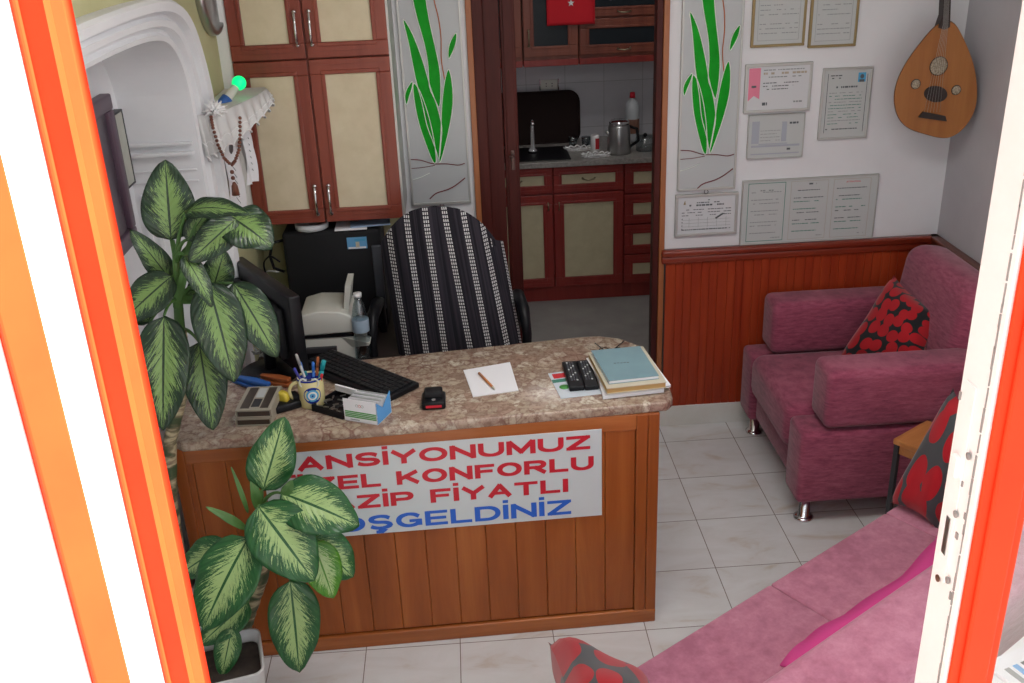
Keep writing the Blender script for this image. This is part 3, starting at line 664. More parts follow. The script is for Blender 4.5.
def ribbon(b, words, X0, X1, Z0, Z1, yy):
    rx = X0-.008; w_ = .045; zb = Z0+.03
    rb_ = B(); rb_.prism([(rx, yy, Z1+.008), (rx+w_, yy, Z1+.008), (rx+w_, yy, zb), (rx+w_/2, yy, zb+.014), (rx, yy, zb-.006)], (0, .001, 0), pinkrib)
    rb_.build('ribbon_print', last[0]); b.bx(rx+.012, rx+.03, yy-.0005, yy+.001, zb+.045, zb+.053, ink)
    a = rx+w_+.012
    words(b, a, X1-.01, Z1-.003, .003, inkg); words(b, a, X1, Z1-.018, .006, tan_ink, .85); words(b, a+.02, X1-.02, Z1-.03, .003, inkg)
    for k in range(3): words(b, a, X1-.03-.02*k, Z1-.052-.012*k, .0025, ink, .7)
    words(b, a, a+.02, Z0+.005, .009, ink); words(b, X1-.045, X1, Z0+.012, .005, inkg)
tan_ink = mat('tan_print', (.42, .36, .28), .8)
certificate('silver framed diploma with a pink ribbon printed at its left', ((745, 65), (812, 61.5), (811, 110), (744, 114)), silver, sheetw, fr=.011, inset=.012, extra=ribbon)
def table_doc(b, words, X0, X1, Z0, Z1, yy):
    b.bx(X0, X0+.03, yy, yy+.001, Z0+.045, Z1-.01, mat_bl); b.bx(X0+.03, X1-.05, yy, yy+.001, Z0+.04, Z0+.044, mat_bl); b.bx(X1-.075, X1-.055, yy, yy+.001, Z0+.05, Z1-.015, mat_bl)
    b.bx(X0, X1, yy, yy+.001, Z0+.03, Z0+.038, mat_bl); b.bx(X0, X1, yy, yy+.001, Z0, Z0+.005, mat_bl)
    for k in range(4): words(b, X0+.035, X1-.08, Z0+.055+.013*k, .0015, inkg)
    words(b, X1-.045, X1-.01, Z1-.025, .006, ink); words(b, X1-.05, X1-.01, Z0+.015, .006, ink)
mat_bl = mat('pale_blue_grey_print', (.38, .40, .46), .8)
certificate('small frameless grey table document under the pink ribbon diploma', ((748, 115.5), (805, 112.5), (803, 157), (747, 159)), silver, greypaper, fr=.004, inset=.012, extra=table_doc)
def photo_doc(b, words, X0, X1, Z0, Z1, yy):
    b.bx(X1-.03, X1, yy, yy+.001, Z1-.03, Z1+.006, cyan); b.ball((X1-.015, yy, Z1-.009), .008, ink, (1, .15, 1.1), 10); b.bx(X1-.025, X1-.005, yy-.0005, yy+.001, Z1-.03, Z1-.02, ink)
    words(b, X0+.005, X0+.05, Z1-.004, .003, ink); words(b, X0+.01, X0+.045, Z1-.014, .003, ink); words(b, X0+.03, X1-.03, Z1-.05, .005, ink, .95)
    for k in range(11): words(b, X0+.005, X1-.008, Z1-.07-.012*k, .0018, inkgreen if k % 3 else inkg, .75)
    words(b, X0, X1, Z0+.012, .003, ink); b.bx(X0-.006, X0-.004, yy, yy+.001, Z0, Z1+.006, ink); b.bx(X1+.006, X1+.008, yy, yy+.001, Z0, Z1, ink)
certificate('upright grey licence with a small blue portrait photo, nearest the oud', ((823, 68), (873, 67), (867, 138), (818, 140)), silver, greypaper, fr=.009, inset=.018, extra=photo_doc)
def form(b, words, X0, X1, Z0, Z1, yy):
    words(b, X0+.08, X0+.12, Z1-.0, .003, ink); words(b, X0+.06, X0+.16, Z1-.01, .003, ink); words(b, X0+.03, X1-.03, Z1-.022, .005, ink, .95)
    b.prism([(X0+.005, yy, Z1-.014), (X0+.015, yy, Z1-.014), (X0+.012, yy, Z1+.004)], (0, .001, 0), goldf)
    for k in range(3): words(b, X0, X1, Z1-.038-.012*k, .0022, ink, .7)
    for k in range(5): b.bx(X0+.03+.038*k, X0+.031+.038*k, yy, yy+.001, Z0+.01, Z1-.07, inkg)
    for k in range(4): b.bx(X0, X1, yy, yy+.001, Z1-.08-.014*k, Z1-.0792-.014*k, inkg); b.bx(X0, X0+.004, yy, yy+.001, Z1-.077-.014*k, Z1-.073-.014*k, ink)
    words(b, X0, X1, Z0-.002, .003, ink, .85)
    b.prism([(X1-.065, yy-.0005, Z1-.075), (X1-.06, yy-.0005, Z1-.08), (X1-.025, yy-.0005, Z1-.058), (X1-.035, yy-.0005, Z1-.056)], (0, .001, 0), ink)
certificate('silver framed white form with a printed table beneath the painted panel', ((677, 193), (739, 194), (736, 235), (673, 236)), silver, sheetw, fr=.012, inset=.016, extra=form)
def triple(b, words, X0, X1, Z0, Z1, yy):
    W3 = (X1-X0)/3
    for j in range(3):
        a = X0+W3*j+.008; c = a+W3-.022; mt_ = (inkgreen, ink, ink)[j]
        if j == 2: text_mesh('ATTENTION', a+.05, c-.045, Z1-.012, Z1-.005, redp, 'heading', ct['o'], Matrix(), yy-.0006, .01)
        elif j == 1: words(b, a+.06, c-.05, Z1-.012, .005, ink)
        else: words(b, a+.05, c-.05, Z1-.03, .004, inkg)
        for k in range(12):
            if k in (1, 4, 7, 10): continue
            words(b, a+.014, c-.014-random.random()*.03, Z1-.036-(Z1-Z0-.05)*k/12, .0024, inkg if j == 0 else inkgreen if k % 2 else ink, .85)
        words(b, c-.05, c-.012, Z0+.008, .0024, inkg)
        t_ = .0022 if j == 0 else .001
        for q in ((a, c, Z0-.004, Z0-.004+t_), (a, c, Z1+.004-t_, Z1+.004), (a, a+t_, Z0-.004, Z1+.004), (c-t_, c, Z0-.004, Z1+.004)): b.bx(q[0], q[1], yy, yy+.001, q[2], q[3], (inkgreen, tan_ink, tan_ink)[j])
ct = {}
_th = thing
def thing_hook(*a, **k):
    o = _th(*a, **k); ct['o'] = o; return o
thing = thing_hook
certificate('wide three sheet notice standing on the red wainscot rail', ((741, 181), (878, 174), (874, 238), (741, 245)), silver, greypaper, fr=.005, inset=.012, extra=triple)
thing = _th

# ================================================================ OUD
oc = gy(932, 88, 1.14)
t = thing('oud', 'pear shaped oud with amber soundboard hanging in the wall corner', 'string instrument', (oc.x, YB, 1.25))
rim = [gy(*q_, 1.135) for q_ in ((938, 22), (918, 45), (901, 70), (894, 90), (894, 106), (899, 120), (909, 129), (925, 134), (940, 138), (952, 137), (965, 127), (975, 110), (977, 90), (974, 66), (965, 42), (953, 20))]
P = [(p.x, p.z) for p in rim]
for _ in range(2):
    Q = []
    for i in range(len(P)):
        a, c = P[i], P[(i+1) % len(P)]; Q += [(a[0]*.75+c[0]*.25, a[1]*.75+c[1]*.25), (a[0]*.25+c[0]*.75, a[1]*.25+c[1]*.75)]
    P = Q
cx_ = sum(p[0] for p in P)/len(P); cz_ = sum(p[1] for p in P)/len(P)
FY = 1.13
B().prism([(x, FY, z) for x, z in P], (0, .006, 0), oudw).build('soundboard', t)
b = B(); vs = []; K = len(P); S = 7
for j in range(S+1):
    a = PI/2*j/S; sc_ = math.cos(a)*1.012; yy = FY+.004+math.sin(a)*.17
    for x, z in P: vs.append((cx_+(x-cx_)*max(sc_, .02)+.075*math.sin(a), yy, cz_+(z-cz_)*max(sc_, .02)))
fs = [[j*K+i, j*K+(i+1) % K, (j+1)*K+(i+1) % K, (j+1)*K+i] for j in range(S) for i in range(K)]
b.add(vs, fs, oudd, True); b.build('bowl', t)
n0 = gy(945, 24, FY-.006); n1 = gy(949, -60, FY-.006)
b = B(); b.prism([(n0.x-.022, FY-.006, n0.z-.012), (n0.x, FY-.006, n0.z-.02), (n0.x+.02, FY-.006, n0.z-.012), (n0.x+.016, FY-.006, n0.z+.03), (n1.x+.014, FY-.006, n1.z), (n1.x-.010, FY-.006, n1.z), (n0.x-.012, FY-.006, n0.z+.03)], (0, .035, 0), slate); b.build('neck', t)
for (px, py), r in (((938.5, 66), .033), ((915.5, 84), .017), ((956, 90), .017)):
    c = gy(px, py, FY); b = B(); b.lathe([(.0001, 0), (r, 0), (r, .003), (r*.8, .0045), (.0001, .004)], (c.x, FY, c.z), rosette, 24, (0, -1, 0)); b.tube([(c.x+r*math.cos(a), FY-.002, c.z+r*math.sin(a)) for a in [k*PI/10 for k in range(21)]], .0018, slate, 5); b.build('rosette', t)
c = gy(935.5, 94, FY); b = B(); vs = [(c.x+.045*math.cos(a), FY-.002, c.z+.030*math.sin(a)-.006*math.cos(a)) for a in [k*PI/12 for k in range(24)]]; b.prism(vs, (0, .003, 0), slate); b.build('pickguard', t)
a_ = gy(918, 117, FY); c_ = gy(946, 121, FY); b = B(); b.prism([(a_.x, FY-.008, a_.z), (c_.x, FY-.008, c_.z), (c_.x-.008, FY-.008, c_.z+.02), (a_.x+.014, FY-.008, a_.z+.02)], (0, .01, 0), slate); b.build('bridge', t)
b = B()
for k in range(6): b.tube([(a_.x+.018+k*.012, FY-.007, a_.z+.016), (n0.x-.008+k*.0035, FY-.009, n0.z), (n1.x-.006+k*.003, FY-.009, n1.z)], .0005, silver, 4)
b.build('strings', t)

# ================================================================ ALCOVE PICTURES, CLOCK, SHELF
t = thing('large_picture', 'large dark purple brown framed picture inside the white alcove', 'picture', (AX, .3, 1.29))
b = B(); y0, y1, z0, z1 = -.05, .425, 1.27, 1.71
for a in ((y0, y1, z0, z0+.045), (y0, y1, z1-.045, z1), (y0, y0+.045, z0+.045, z1-.045), (y1-.045, y1, z0+.045, z1-.045)): b.bx(AX, AX+.035, *a, brownpic, .006)
b.build('frame', t); B().bx(AX, AX+.02, y0+.045, y1-.045, z0+.045, z1-.045, mottled('dark_picture', (.06, .04, .06), (.12, .10, .12), 9, .3)).build('canvas', t)
t = thing('small_picture', 'small thin framed pale picture behind the dark one in the alcove', 'picture', (AX, .57, 1.42))
b = B(); y0, y1, z0, z1 = .45, .53, 1.42, 1.645
for a in ((y0, y1, z0, z0+.006), (y0, y1, z1-.006, z1), (y0, y0+.006, z0+.006, z1-.006), (y1-.006, y1, z0+.006, z1-.006)): b.bx(AX, AX+.024, *a, dark, .001)
b.build('frame', t); B().bx(AX, AX+.022, y0+.006, y1-.006, z0+.006, z1-.006, mottled('small_print', (.42, .44, .38), (.50, .51, .46), 20, .6)).build('canvas', t)
t = thing('wall_clock', 'round grey rimmed wall clock cut by the top of the photo', 'clock', (XL, 1.02, 1.94))
cc = (XL, 1.02, 1.955)
b = B(); b.lathe([(.165, 0), (.17, .004), (.169, .022), (.163, .03), (.152, .03), (.150, .018)], cc, steel, 40, (1, 0, 0)); b.build('rim', t)
B().lathe([(.0001, .004), (.149, .004), (.149, .017), (.0001, .017)], cc, mat('clock_face_cream', (.62, .58, .42), .5), 36, (1, 0, 0)).build('face', t)
b = B(); b.box((XL+.0185, 1.02, 2.0), (.003, .008, .09), black); b.box((XL+.0205, 1.05, 1.955), (.003, .07, .006), black); b.build('hands', t)
# lace covered shelf
t = thing('corner_shelf', 'small wall shelf under a white scalloped lace cloth beside the cabinet', 'shelf', (-1.56, .85, 1.25))
SZ = 1.598
path = [(-1.615, .60), (-1.575, .60), (-1.53, .68), (-1.50, .80), (-1.475, .92), (-1.462, 1.02), (-1.475, 1.062), (-1.615, 1.062)]
b = B(); b.prism([(x, y, SZ-.02) for x, y in path], (0, 0, .018), white); b.prism([(-1.615, .64, 1.30), (-1.60, .64, 1.30), (-1.59, 1.04, 1.30), (-1.615, 1.04, 1.30)], (0, 0, .28), white); b.build('board', t)
b = B(); b.prism([(x, y, SZ-.001) for x, y in path], (0, 0, .004), lace)
pp = []
for i in range(len(path)-2):
    for s in range(14):
        q = s/14; pp.append((path[i][0]*(1-q)+path[i+1][0]*q, path[i][1]*(1-q)+path[i+1][1]*q))
vs = []; rows = 6
for i, (x, y) in enumerate(pp):
    dlen = (.125-.105*(i/len(pp)))+.022*abs(math.sin(i*.42))
    for r in range(rows+1):
        f = r/rows; wv = .010*math.sin(i*.85)*f; vs.append((x+.004+wv+.012*f, y-wv*.6-.004, SZ+.002-dlen*f))
fs = [[i*(rows+1)+r, (i+1)*(rows+1)+r, (i+1)*(rows+1)+r+1, i*(rows+1)+r+1] for i in range(len(pp)-1) for r in range(rows)]
b.add(vs, fs, lace, True); b.build('lace_cloth', t)
# hem line of the lace
b = B(); b.tube([vs[i*(rows+1)+rows] for i in range(len(pp))], .0028, white, 5); b.tube([vs[i*(rows+1)+4] for i in range(len(pp))], .002, white, 5); b.build('lace_hem', t)
# papers below the shelf
for k, (p0, w_, h_2, lb, rx) in enumerate((((-1.578, .70, 1.23), .16, .27, 'crumpled white sheets hanging under the lace shelf', .1), ((-1.548, .88, 1.30), .05, .19, 'narrow printed paper hanging beside the cabinet edge', .5))):
    b = B(); nx, nz = 6, 10; vs = []
    for i in range(nx+1):
        for j in range(nz+1):
            u, v = i/nx, j/nz; vs.append((p0[0]+.012*math.sin(u*7+v*3)+u*w_*rx, p0[1]+u*w_, p0[2]+v*h_2+.004*math.sin(u*9)))
    vs2 = [(x+.0012, y-.0008, z) for x, y, z in vs]; n = len(vs)
    fs = [[i*(nz+1)+j, (i+1)*(nz+1)+j, (i+1)*(nz+1)+j+1, i*(nz+1)+j+1] for i in range(nx) for j in range(nz)]
    b.add(vs, fs, paper, True); b.add(vs2, fs, paper, True)
    for j in range(6): b.box((p0[0]+.02+.004*k, p0[1]+w_*.45, p0[2]+.05+.022*j), (.001, w_*.5, .003), inkg, .35)
    tag(b.build('hanging_paper'), lb, 'paper', 'papers under the shelf')
# beads
def beads():
    t = thing('prayer_beads', 'brown wooden prayer beads hanging in a loop from the lace shelf', 'prayer beads', gy(212, 118, .74))
    pts = [gy(*q, .585) for q in ((211, 117), (213, 128), (218, 145), (224, 158), (231, 165))]; pts2 = [gy(*q, .60) for q in ((240, 118), (240, 135), (239, 150), (235, 161), (231, 166))]
    b = B()
    for pl in (pts, pts2):
        for i in range(len(pl)-1):
            for s in range(4): b.ball(pl[i].lerp(pl[i+1], s/4), .0058, bead, seg=8)
    for q in ((232, 172), (233, 178)): b.ball(gy(*q, .59), .007, bead, seg=8)
    b.build('bead_loop', t)
    b = B(); a = gy(234, 182, .59); c = gy(236, 195, .59); b.tube([a, a.lerp(c, .3), c], [.004, .010, .013], bead, 8); b.build('tassel', t)
beads()
# figurine under shelf
b = B(); c = gy(229, 147, .80); b.ball(c, .02, mat('figurine_grey_brown', (.12, .10, .10), .5), (.7, .7, 1.3), 12); b.ball(c+Vector((.004, -.004, .028)), .011, MATS['figurine_grey_brown'], seg=10)
tag(b.build('figurine'), 'tiny dark figurine hanging behind the prayer beads', 'figurine')
# night lamp on shelf
base = gz(232, 98, SZ+.02); top_ = gy(239, 83, base.y+.02)
t = thing('green_night_lamp', 'glowing green ball lamp on a bottle shaped body above the lace', 'lamp', (base.x, base.y, SZ))
b = B(); c = gy(239, 83, .86); lo = gy(222, 105, .80); b.tube([lo, lo.lerp(c, .25), lo.lerp(c, .55), c], [.016, .018, .014, .012], cream, 14); b.build('neck', t)
b = B(); b.tube([lo.lerp(c, -.05), lo.lerp(c, .3)], [.0185, .0195], bluep, 14); b.build('blue_band', t)
B().ball(c, .0235, glowgreen, seg=24).build('glowing_bulb', t)
b = B(); random.seed(5); fc = gy(212, 112, .60)+Vector((.006, 0, 0))
for k in range(46):
    a = random.uniform(0, PI*2); e_ = random.uniform(-.2, 1.2); dv = Vector((math.cos(a)*math.cos(e_), math.sin(a)*math.cos(e_)*.8, math.sin(e_)))
    q1 = fc+dv*.02; q2 = fc+dv*random.uniform(.03, .05)+Vector((0, 0, -.004)); b.tube([fc, q1, q2], [.006, .005, .0008], white, 5)
tag(b.build('feather_tuft'), 'white feathery tuft sitting on the near end of the lace shelf', 'ornament')

# ================================================================ ARMCHAIR
ac = thing('armchair', 'rose pink chenille armchair against the red wainscot', 'armchair', (.75, .9, 0))
A0, A1, Q0, Q1 = .345, 1.10, .50, 1.295
b = B(); b.bx(A0+.03, A1, Q0+.12, Q1-.12, .10, .30, pink, .03, 3); b.build('base', ac)
for y0, y1 in ((Q0, Q0+.155), (Q1-.155, Q1)):
    b = B(); b.bx(A0, A1, y0, y1, .10, .395, pink, .022, 3); sp = b.build('side_panel', ac)
for (y0, y1) in ((Q0-.005, Q0+.16), (Q1-.16, Q1-.002)):
    b = B(); b.bx(A0+.075, A1-.02, y0, y1, .405, .632, pink, .03, 4); b.build('armrest', ac)
b = B(); bm_seat = b.box(((A0+.95)/2+.01, (Q0+Q1)/2, .33), (.95-A0+.04, Q1-Q0-.30, .19), pink, None, .05, 4); b.build('seat_cushion', ac)
b = B(); b.box((1.01, (Q0+Q1)/2+.01, .60), (.19, Q1-Q0-.22, .50), pink, Matrix.Rotation(.14, 3, 'Y'), .07, 5); b.build('backrest', ac)
b = B(); b.box((A0+.002+.28, Q0+.162, .36), (.5, .004, .004), magenta); b.build('piping', ac)
for x in (A0+.055, A1-.06):
    for y in (Q0+.065, Q1-.065):
        b = B(); b.lathe([(.0001, .0), (.036, .0), (.037, .006), (.028, .011), (.021, .014), (.021, .11), (.0001, .11)], (x, y, 0), chrome, 20); b.build('leg', ac)

# ================================================================ PILLOWS
def pillow(name, c, size, ax_u, ax_v, mt, label, cat='cushion', puff=.075, grp=None, n=16):
    c = Vector(c); u = Vector(ax_u).normalized(); v = Vector(ax_v); v = (v-u*v.dot(u)).normalized(); w_ = u.cross(v)
    b = B()
    for sgn in (1, -1):
        vs = []; uv = []
        for i in range(n+1):
            for j in range(n+1):
                a = -1+2*i/n; d = -1+2*j/n
                pin = 1-.10*(1-a*a)*(abs(d)**2)-.0; pin2 = 1-.10*(1-d*d)*(abs(a)**2)
                h = puff*((1-a**4)*(1-d**4))**.55*(1+.10*math.sin(3*a+2*d))
                vs.append(c+u*(a*size/2*pin2)+v*(d*size/2*pin)+w_*(h*sgn)); uv.append((i/n*.9+sgn*.05+.07, j/n))
        fs = [[i*(n+1)+j, (i+1)*(n+1)+j, (i+1)*(n+1)+j+1, i*(n+1)+j+1][::sgn] for i in range(n) for j in range(n)]
        b.add(vs, fs, mt, True, uv)
    return tag(b.build(name), label, cat, grp)
def pillow4(A, Bc, C, D, mt, label, puff=.07):
    """cushion given by its four corners in the room"""
    A, Bc, C, D = map(Vector, (A, Bc, C, D)); nrm = ((C-A).cross(D-Bc)).normalized(); n = 18; b = B()
    for sgn in (1, -1):
        vs = []; uv = []
        for i in range(n+1):
            for j in range(n+1):
                a = -1+2*i/n; d = -1+2*j/n; aa = a*(1-.09*(1-d*d)*a*a); dd_ = d*(1-.09*(1-a*a)*d*d); u = (aa+1)/2; v = (dd_+1)/2
                h = puff*((1-a**4)*(1-d**4))**.55*(1+.10*math.sin(3*a+2*d))
                vs.append(A.lerp(Bc, u).lerp(D.lerp(C, u), v)+nrm*(h*sgn)); uv.append((i/n*.9+sgn*.05+.07, j/n))
        b.add(vs, [[i*(n+1)+j, (i+1)*(n+1)+j, (i+1)*(n+1)+j+1, i*(n+1)+j+1][::sgn] for i in range(n) for j in range(n)], mt, True, uv)
    return tag(b.build('cushion'), label, 'cushion')
pillow4(gy(836, 364, 1.03), gy(894, 275, 1.10), gy(939, 314, .86), gy(922, 366, .74), dotA, 'black cushion with red discs leaning on the armchair backrest')

# ================================================================ SOFA
ang = math.radians(34); SO = Vector((-.457, -.574, 0)); su = Vector((math.cos(ang), math.sin(ang), 0)); sv = Vector((math.sin(ang), -math.cos(ang), 0))
SM = Matrix(((su.x, sv.x, 0, SO.x), (su.y, sv.y, 0, SO.y), (0, 0, 1, 0), (0, 0, 0, 1)))
sofa = thing('sofa', 'rose pink sofa set diagonally in front of the desk', 'sofa', (0, -.5, 0), ang)
b = B(); b.bx(-.40, 1.32, .03, .62, .08, .22, pink2, .02, 3, M=SM); b.build('base', sofa)
for s0, s1 in ((-.42, .0), (.0, .555), (.555, 1.11), (1.11, 1.33)):
    b = B(); b.bx(s0+.0002, s1-.0002, 0, .50, .21, .36, pink2, .010, 3, M=SM); b.build('seat_cushion', sofa)
b = B()
RX = Matrix.Translation(Vector((0, .485, .20))) @ Matrix.Rotation(-.10, 4, 'X')
b.bx(-.42, 1.33, -.08, .11, 0, .485, pink2, .03, 4, M=SM @ RX); b.build('backrest', sofa)
for x in (-.35, 1.26):
    for y in (.08, .56):
        q = SM @ Vector((x, y, 0)); B().lathe([(.0001, 0), (.026, 0), (.018, .012), (.018, .09), (.0001, .09)], q, chrome, 16).build('leg', sofa)
# hot pink throw between seat and backrest
b = B(); vs = []; ep = [gz(*q_, .372) for q_ in ((780, 662), (798, 640), (815, 628), (840, 613), (864, 598), (904, 571), (925, 548), (938, 532))]; SI = SM.inverted(); ep = [SI @ p_ for p_ in ep]
P = []
for a, c in zip(ep[:-1], ep[1:]):
    for q_ in range(5): P.append(a.lerp(c, q_/5))
P.append(ep[-1])
for _ in range(3): P = [P[0]]+[(P[i-1]+P[i]*2+P[i+1])/4 for i in range(1, len(P)-1)]+[P[-1]]
for i, p_ in enumerate(P):
    for j in range(6):
        f = j/5; vs.append(SM @ Vector((p_.x, p_.y*(1-f)+.40*f, .363+.030*math.sin(f*PI*.6)+.004*math.sin(i*.7+j*2))))
nx = len(P)-1
b.add(vs, [[i*6+j, (i+1)*6+j, (i+1)*6+j+1, i*6+j+1] for i in range(nx) for j in range(5)], magenta, True)
o = b.build('throw_cloth'); sm_ = o.modifiers.new('s', 'SOLIDIFY'); sm_.thickness = .004; tag(o, 'hot pink cloth tucked between sofa seat and backrest', 'blanket')
# cushions on the sofa
pa_ = gz(548, 642, .52); pb_ = gz(655, 700, .46)
pillow4(pa_, pb_, pb_+Vector((-.10, -.28, .16)), pa_+Vector((.02, -.34, .10)), dotB, 'grey cushion with big red discs at the lower edge of the photo', .075)
ra = gy(890, 503, .08); rb = gy(938, 530, -.06); rc_ = gy(985, 425, -.02); rd = gy(953, 388, .14)
pillow4(ra, rb, rc_, rd, dotB, 'grey cushion with red discs at the far end of the sofa', .06)
# side table
TM = Matrix(((su.x, sv.x, 0, .596), (su.y, sv.y, 0, .332), (0, 0, 1, 0), (0, 0, 0, 1)))
t = thing('side_table', 'small honey coloured wooden side table between armchair and sofa', 'table', (.75, .3, 0), ang)
B().bx(0, .20, 0, .36, .435, .455, tablew, .003, M=TM).build('tabletop', t)
b = B(); b.bx(.01, .19, .01, .35, .40, .435, tablew, .002, M=TM); b.build('apron', t)
for x, y in ((.012, .012), (.188, .012), (.012, .348), (.188, .348)):
    q = TM @ Vector((x, y, 0)); B().box((q.x, q.y, .2175), (.018, .018, .435), dark, ang, .002).build('leg', t)

# ================================================================ OFFICE CHAIR
ch = thing('office_chair', 'black office chair draped with a black and white striped cloth', 'chair', (-.88, .93, 0))
b = B(); b.box((-.885, .90, .47), (.46, .44, .08), blackm, None, .03, 3); b.build('seat', ch)
# back with draped cloth
def back_shape(off, mt, name, z0, uvs=True, scale=1.0):
    b = B(); nx, nz = 28, 22; zt = 1.195
    for sgn in (1, -1):
        vs = []; uv = []
        for i in range(nx+1):
            a = -1+2*i/nx
            zt_a = zt-.135*abs(a)**2.6-.015*(a > 0)*a
            for j in range(nz+1):
                f = j/nz; z = z0+(zt_a-z0)*f
                half = (.208+.010*(1-f))*scale
                x = -.875+a*half-.055*(f-.5)+(.03*(1-f)*(a > 0))
                cur = .05*(a*a)                      # wraps toward the sitter
                th = off*(1-abs(a)**6)*(1-f**14)
                y = .80+.07*f-cur*.0+sgn*(-th)+ .03*a*a
                y += .004*math.sin(a*16+f*2)*(sgn > 0)
                vs.append((x, y, z)); uv.append((i/nx*.78+.11*0, z*.62))
        fs = [[i*(nz+1)+j, (i+1)*(nz+1)+j, (i+1)*(nz+1)+j+1, i*(nz+1)+j+1][::sgn] for i in range(nx) for j in range(nz)]
        b.add(vs, fs, mt, True, uv)
    return b.build(name, ch)
back_shape(.045, cs, 'draped_cloth', .50)
# cloth fold at the right edge
b = B(); vs = []; uv = []; n2 = 14
for i in range(5):
    for j in range(n2+1):
        f = j/n2; z = .62+f*.45; vs.append((-.688+.03*(1-f)+i*.012-.03*f, .86+.02*i+.008*math.sin(f*9+i), z-i*.01)); uv.append((.075+i*.03, z*.62))
b.add(vs, [[i*(n2+1)+j, (i+1)*(n2+1)+j, (i+1)*(n2+1)+j+1, i*(n2+1)+j+1] for i in range(4) for j in range(n2)], cs, True, uv); o = b.build('cloth_fold', ch)
back_shape(.03, blackm, 'backrest', .52, scale=.94)
for s in (-1, 1):
    x = -.885+s*.265; b = B(); b.tube([(x-s*.03, .88, .46), (x+s*.015, .86, .52), (x+s*.02, .84, .70), (x+s*.012, .86, .79), (x, .98, .80), (x, 1.09, .77), (x-s*.01, 1.06, .56), (x-s*.04, 1.0, .46)], [.014, .016, .018, .022, .024, .018, .014, .012], black, 12); b.build('armrest', ch)
b = B(); b.tube([(-.885, .91, .07), (-.885, .91, .44)], .028, black, 14); b.build('gas_column', ch)
b = B()
for k in range(5):
    a = k*2*PI/5+.3; b.tube([(-.885, .91, .085), (-.885+.15*math.cos(a), .91+.15*math.sin(a), .08), (-.885+.26*math.cos(a), .91+.26*math.sin(a), .06)], [.03, .02, .014], black, 8)
b.build('star_base', ch)
for k in range(5):
    a = k*2*PI/5+.3; B().ball((-.885+.26*math.cos(a), .91+.26*math.sin(a), .028), .028, black, (.7, .7, 1), 12).build('caster', ch)

# ================================================================ BACK CORNER: table, case, printer
tb = thing('low_table', 'dark low table holding the printer and the black case', 'table', (-1.33, 1.0, 0))
B().bx(-1.60, -1.06, .70, 1.33, .62, .645, slate, .003).build('tabletop', tb)
for x in (-1.58, -1.08):
    for y in (.73, 1.30): B().bx(x-.02, x+.02, y-.02, y+.02, 0, .62, slate, .002).build('leg', tb)
B().bx(-1.57, -1.09, 1.28, 1.30, .12, .60, slate).build('back_panel', tb)
cs_ = thing('black_case', 'large black box shaped case with small blue photo sticker under the cabinet', 'case', (-1.31, 1.2, .645))
q0, q1 = -1.495, -1.125
b = B(); b.box(((q0+q1)/2, 1.20, .850), (q1-q0, .20, .408), blackm, None, .018, 3); b.build('body', cs_)
b = B(); b.box((q1-.02, 1.095, .86), (.035, .012, .26), darkgrey, None, .004); b.build('side_strip', cs_)
c = gy(357, 243, 1.097); b = B(); b.box((c.x, 1.0975, c.z), (.075, .003, .046), skinpic, None, .001); b.box((c.x+.002, 1.0955, c.z-.006), (.014, .001, .022), tan); b.box((c.x, 1.0955, c.z-.018), (.066, .001, .007), paper); b.box((c.x+.012, 1.0955, c.z+.012), (.04, .001, .008), cyan); o = b.build('photo_sticker', cs_); o['label'] = 'small blue picture sticker'
b = B(); p_ = [gy(*q, 1.15) for q in ((284, 240), (272, 243), (270, 256), (274, 268), (285, 272))]; b.tube(p_, .006, black, 8); b.build('handle', cs_)
b = B(); b.lathe([(.05, 0), (.062, .002), (.064, .02), (.052, .026), (.05, .02), (.048, .004)], (gy(313, 228, 1.17).x, 1.15, 1.0545), mat('roll_grey_white', (.62, .64, .67), .4), 26); tag(b.build('cable_ring'), 'round pale ring lying on top of the black case', 'tape roll')
b = B(); b.box((-1.235, 1.165, 1.058), (.12, .15, .006), paper, .03); b.box((-1.235, 1.165, 1.0615), (.118, .148, .001), paper, .03); tag(b.build('paper_sheets'), 'white paper sheets on the black case, left of the blue folder', 'papers')
b = B(); b.box((-1.165, 1.165, 1.0645), (.15, .13, .005), mat('pale_blue_card', (.30, .42, .60), .6), .08, .001); tag(b.build('blue_folder'), 'pale blue folder on top of the black case', 'folder')
# cables by the case
for k, (pts, lb) in enumerate(((((280, 262), (270, 255), (263, 262), (266, 276), (276, 285), (282, 296)), 'black cable looping out at the left of the black case'), (((279, 272), (266, 270), (260, 285), (270, 298), (281, 300)), 'grey cable coil hanging lower beside the black case'))):
    P = [gy(*q, 1.12+.01*k) for q in pts]; PP = []
    for i in range(len(P)-1):
        for s in range(4): PP.append(P[i].lerp(P[i+1], s/4))
    PP.append(P[-1])
    for _ in range(2): PP = [PP[0]]+[(PP[i-1]+PP[i]*2+PP[i+1])/4 for i in range(1, len(PP)-1)]+[PP[-1]]
    b = B(); b.tube(PP, .0035, black if k == 0 else silver, 6); tag(b.build('cable'), lb, 'cable', 'cables beside the case')
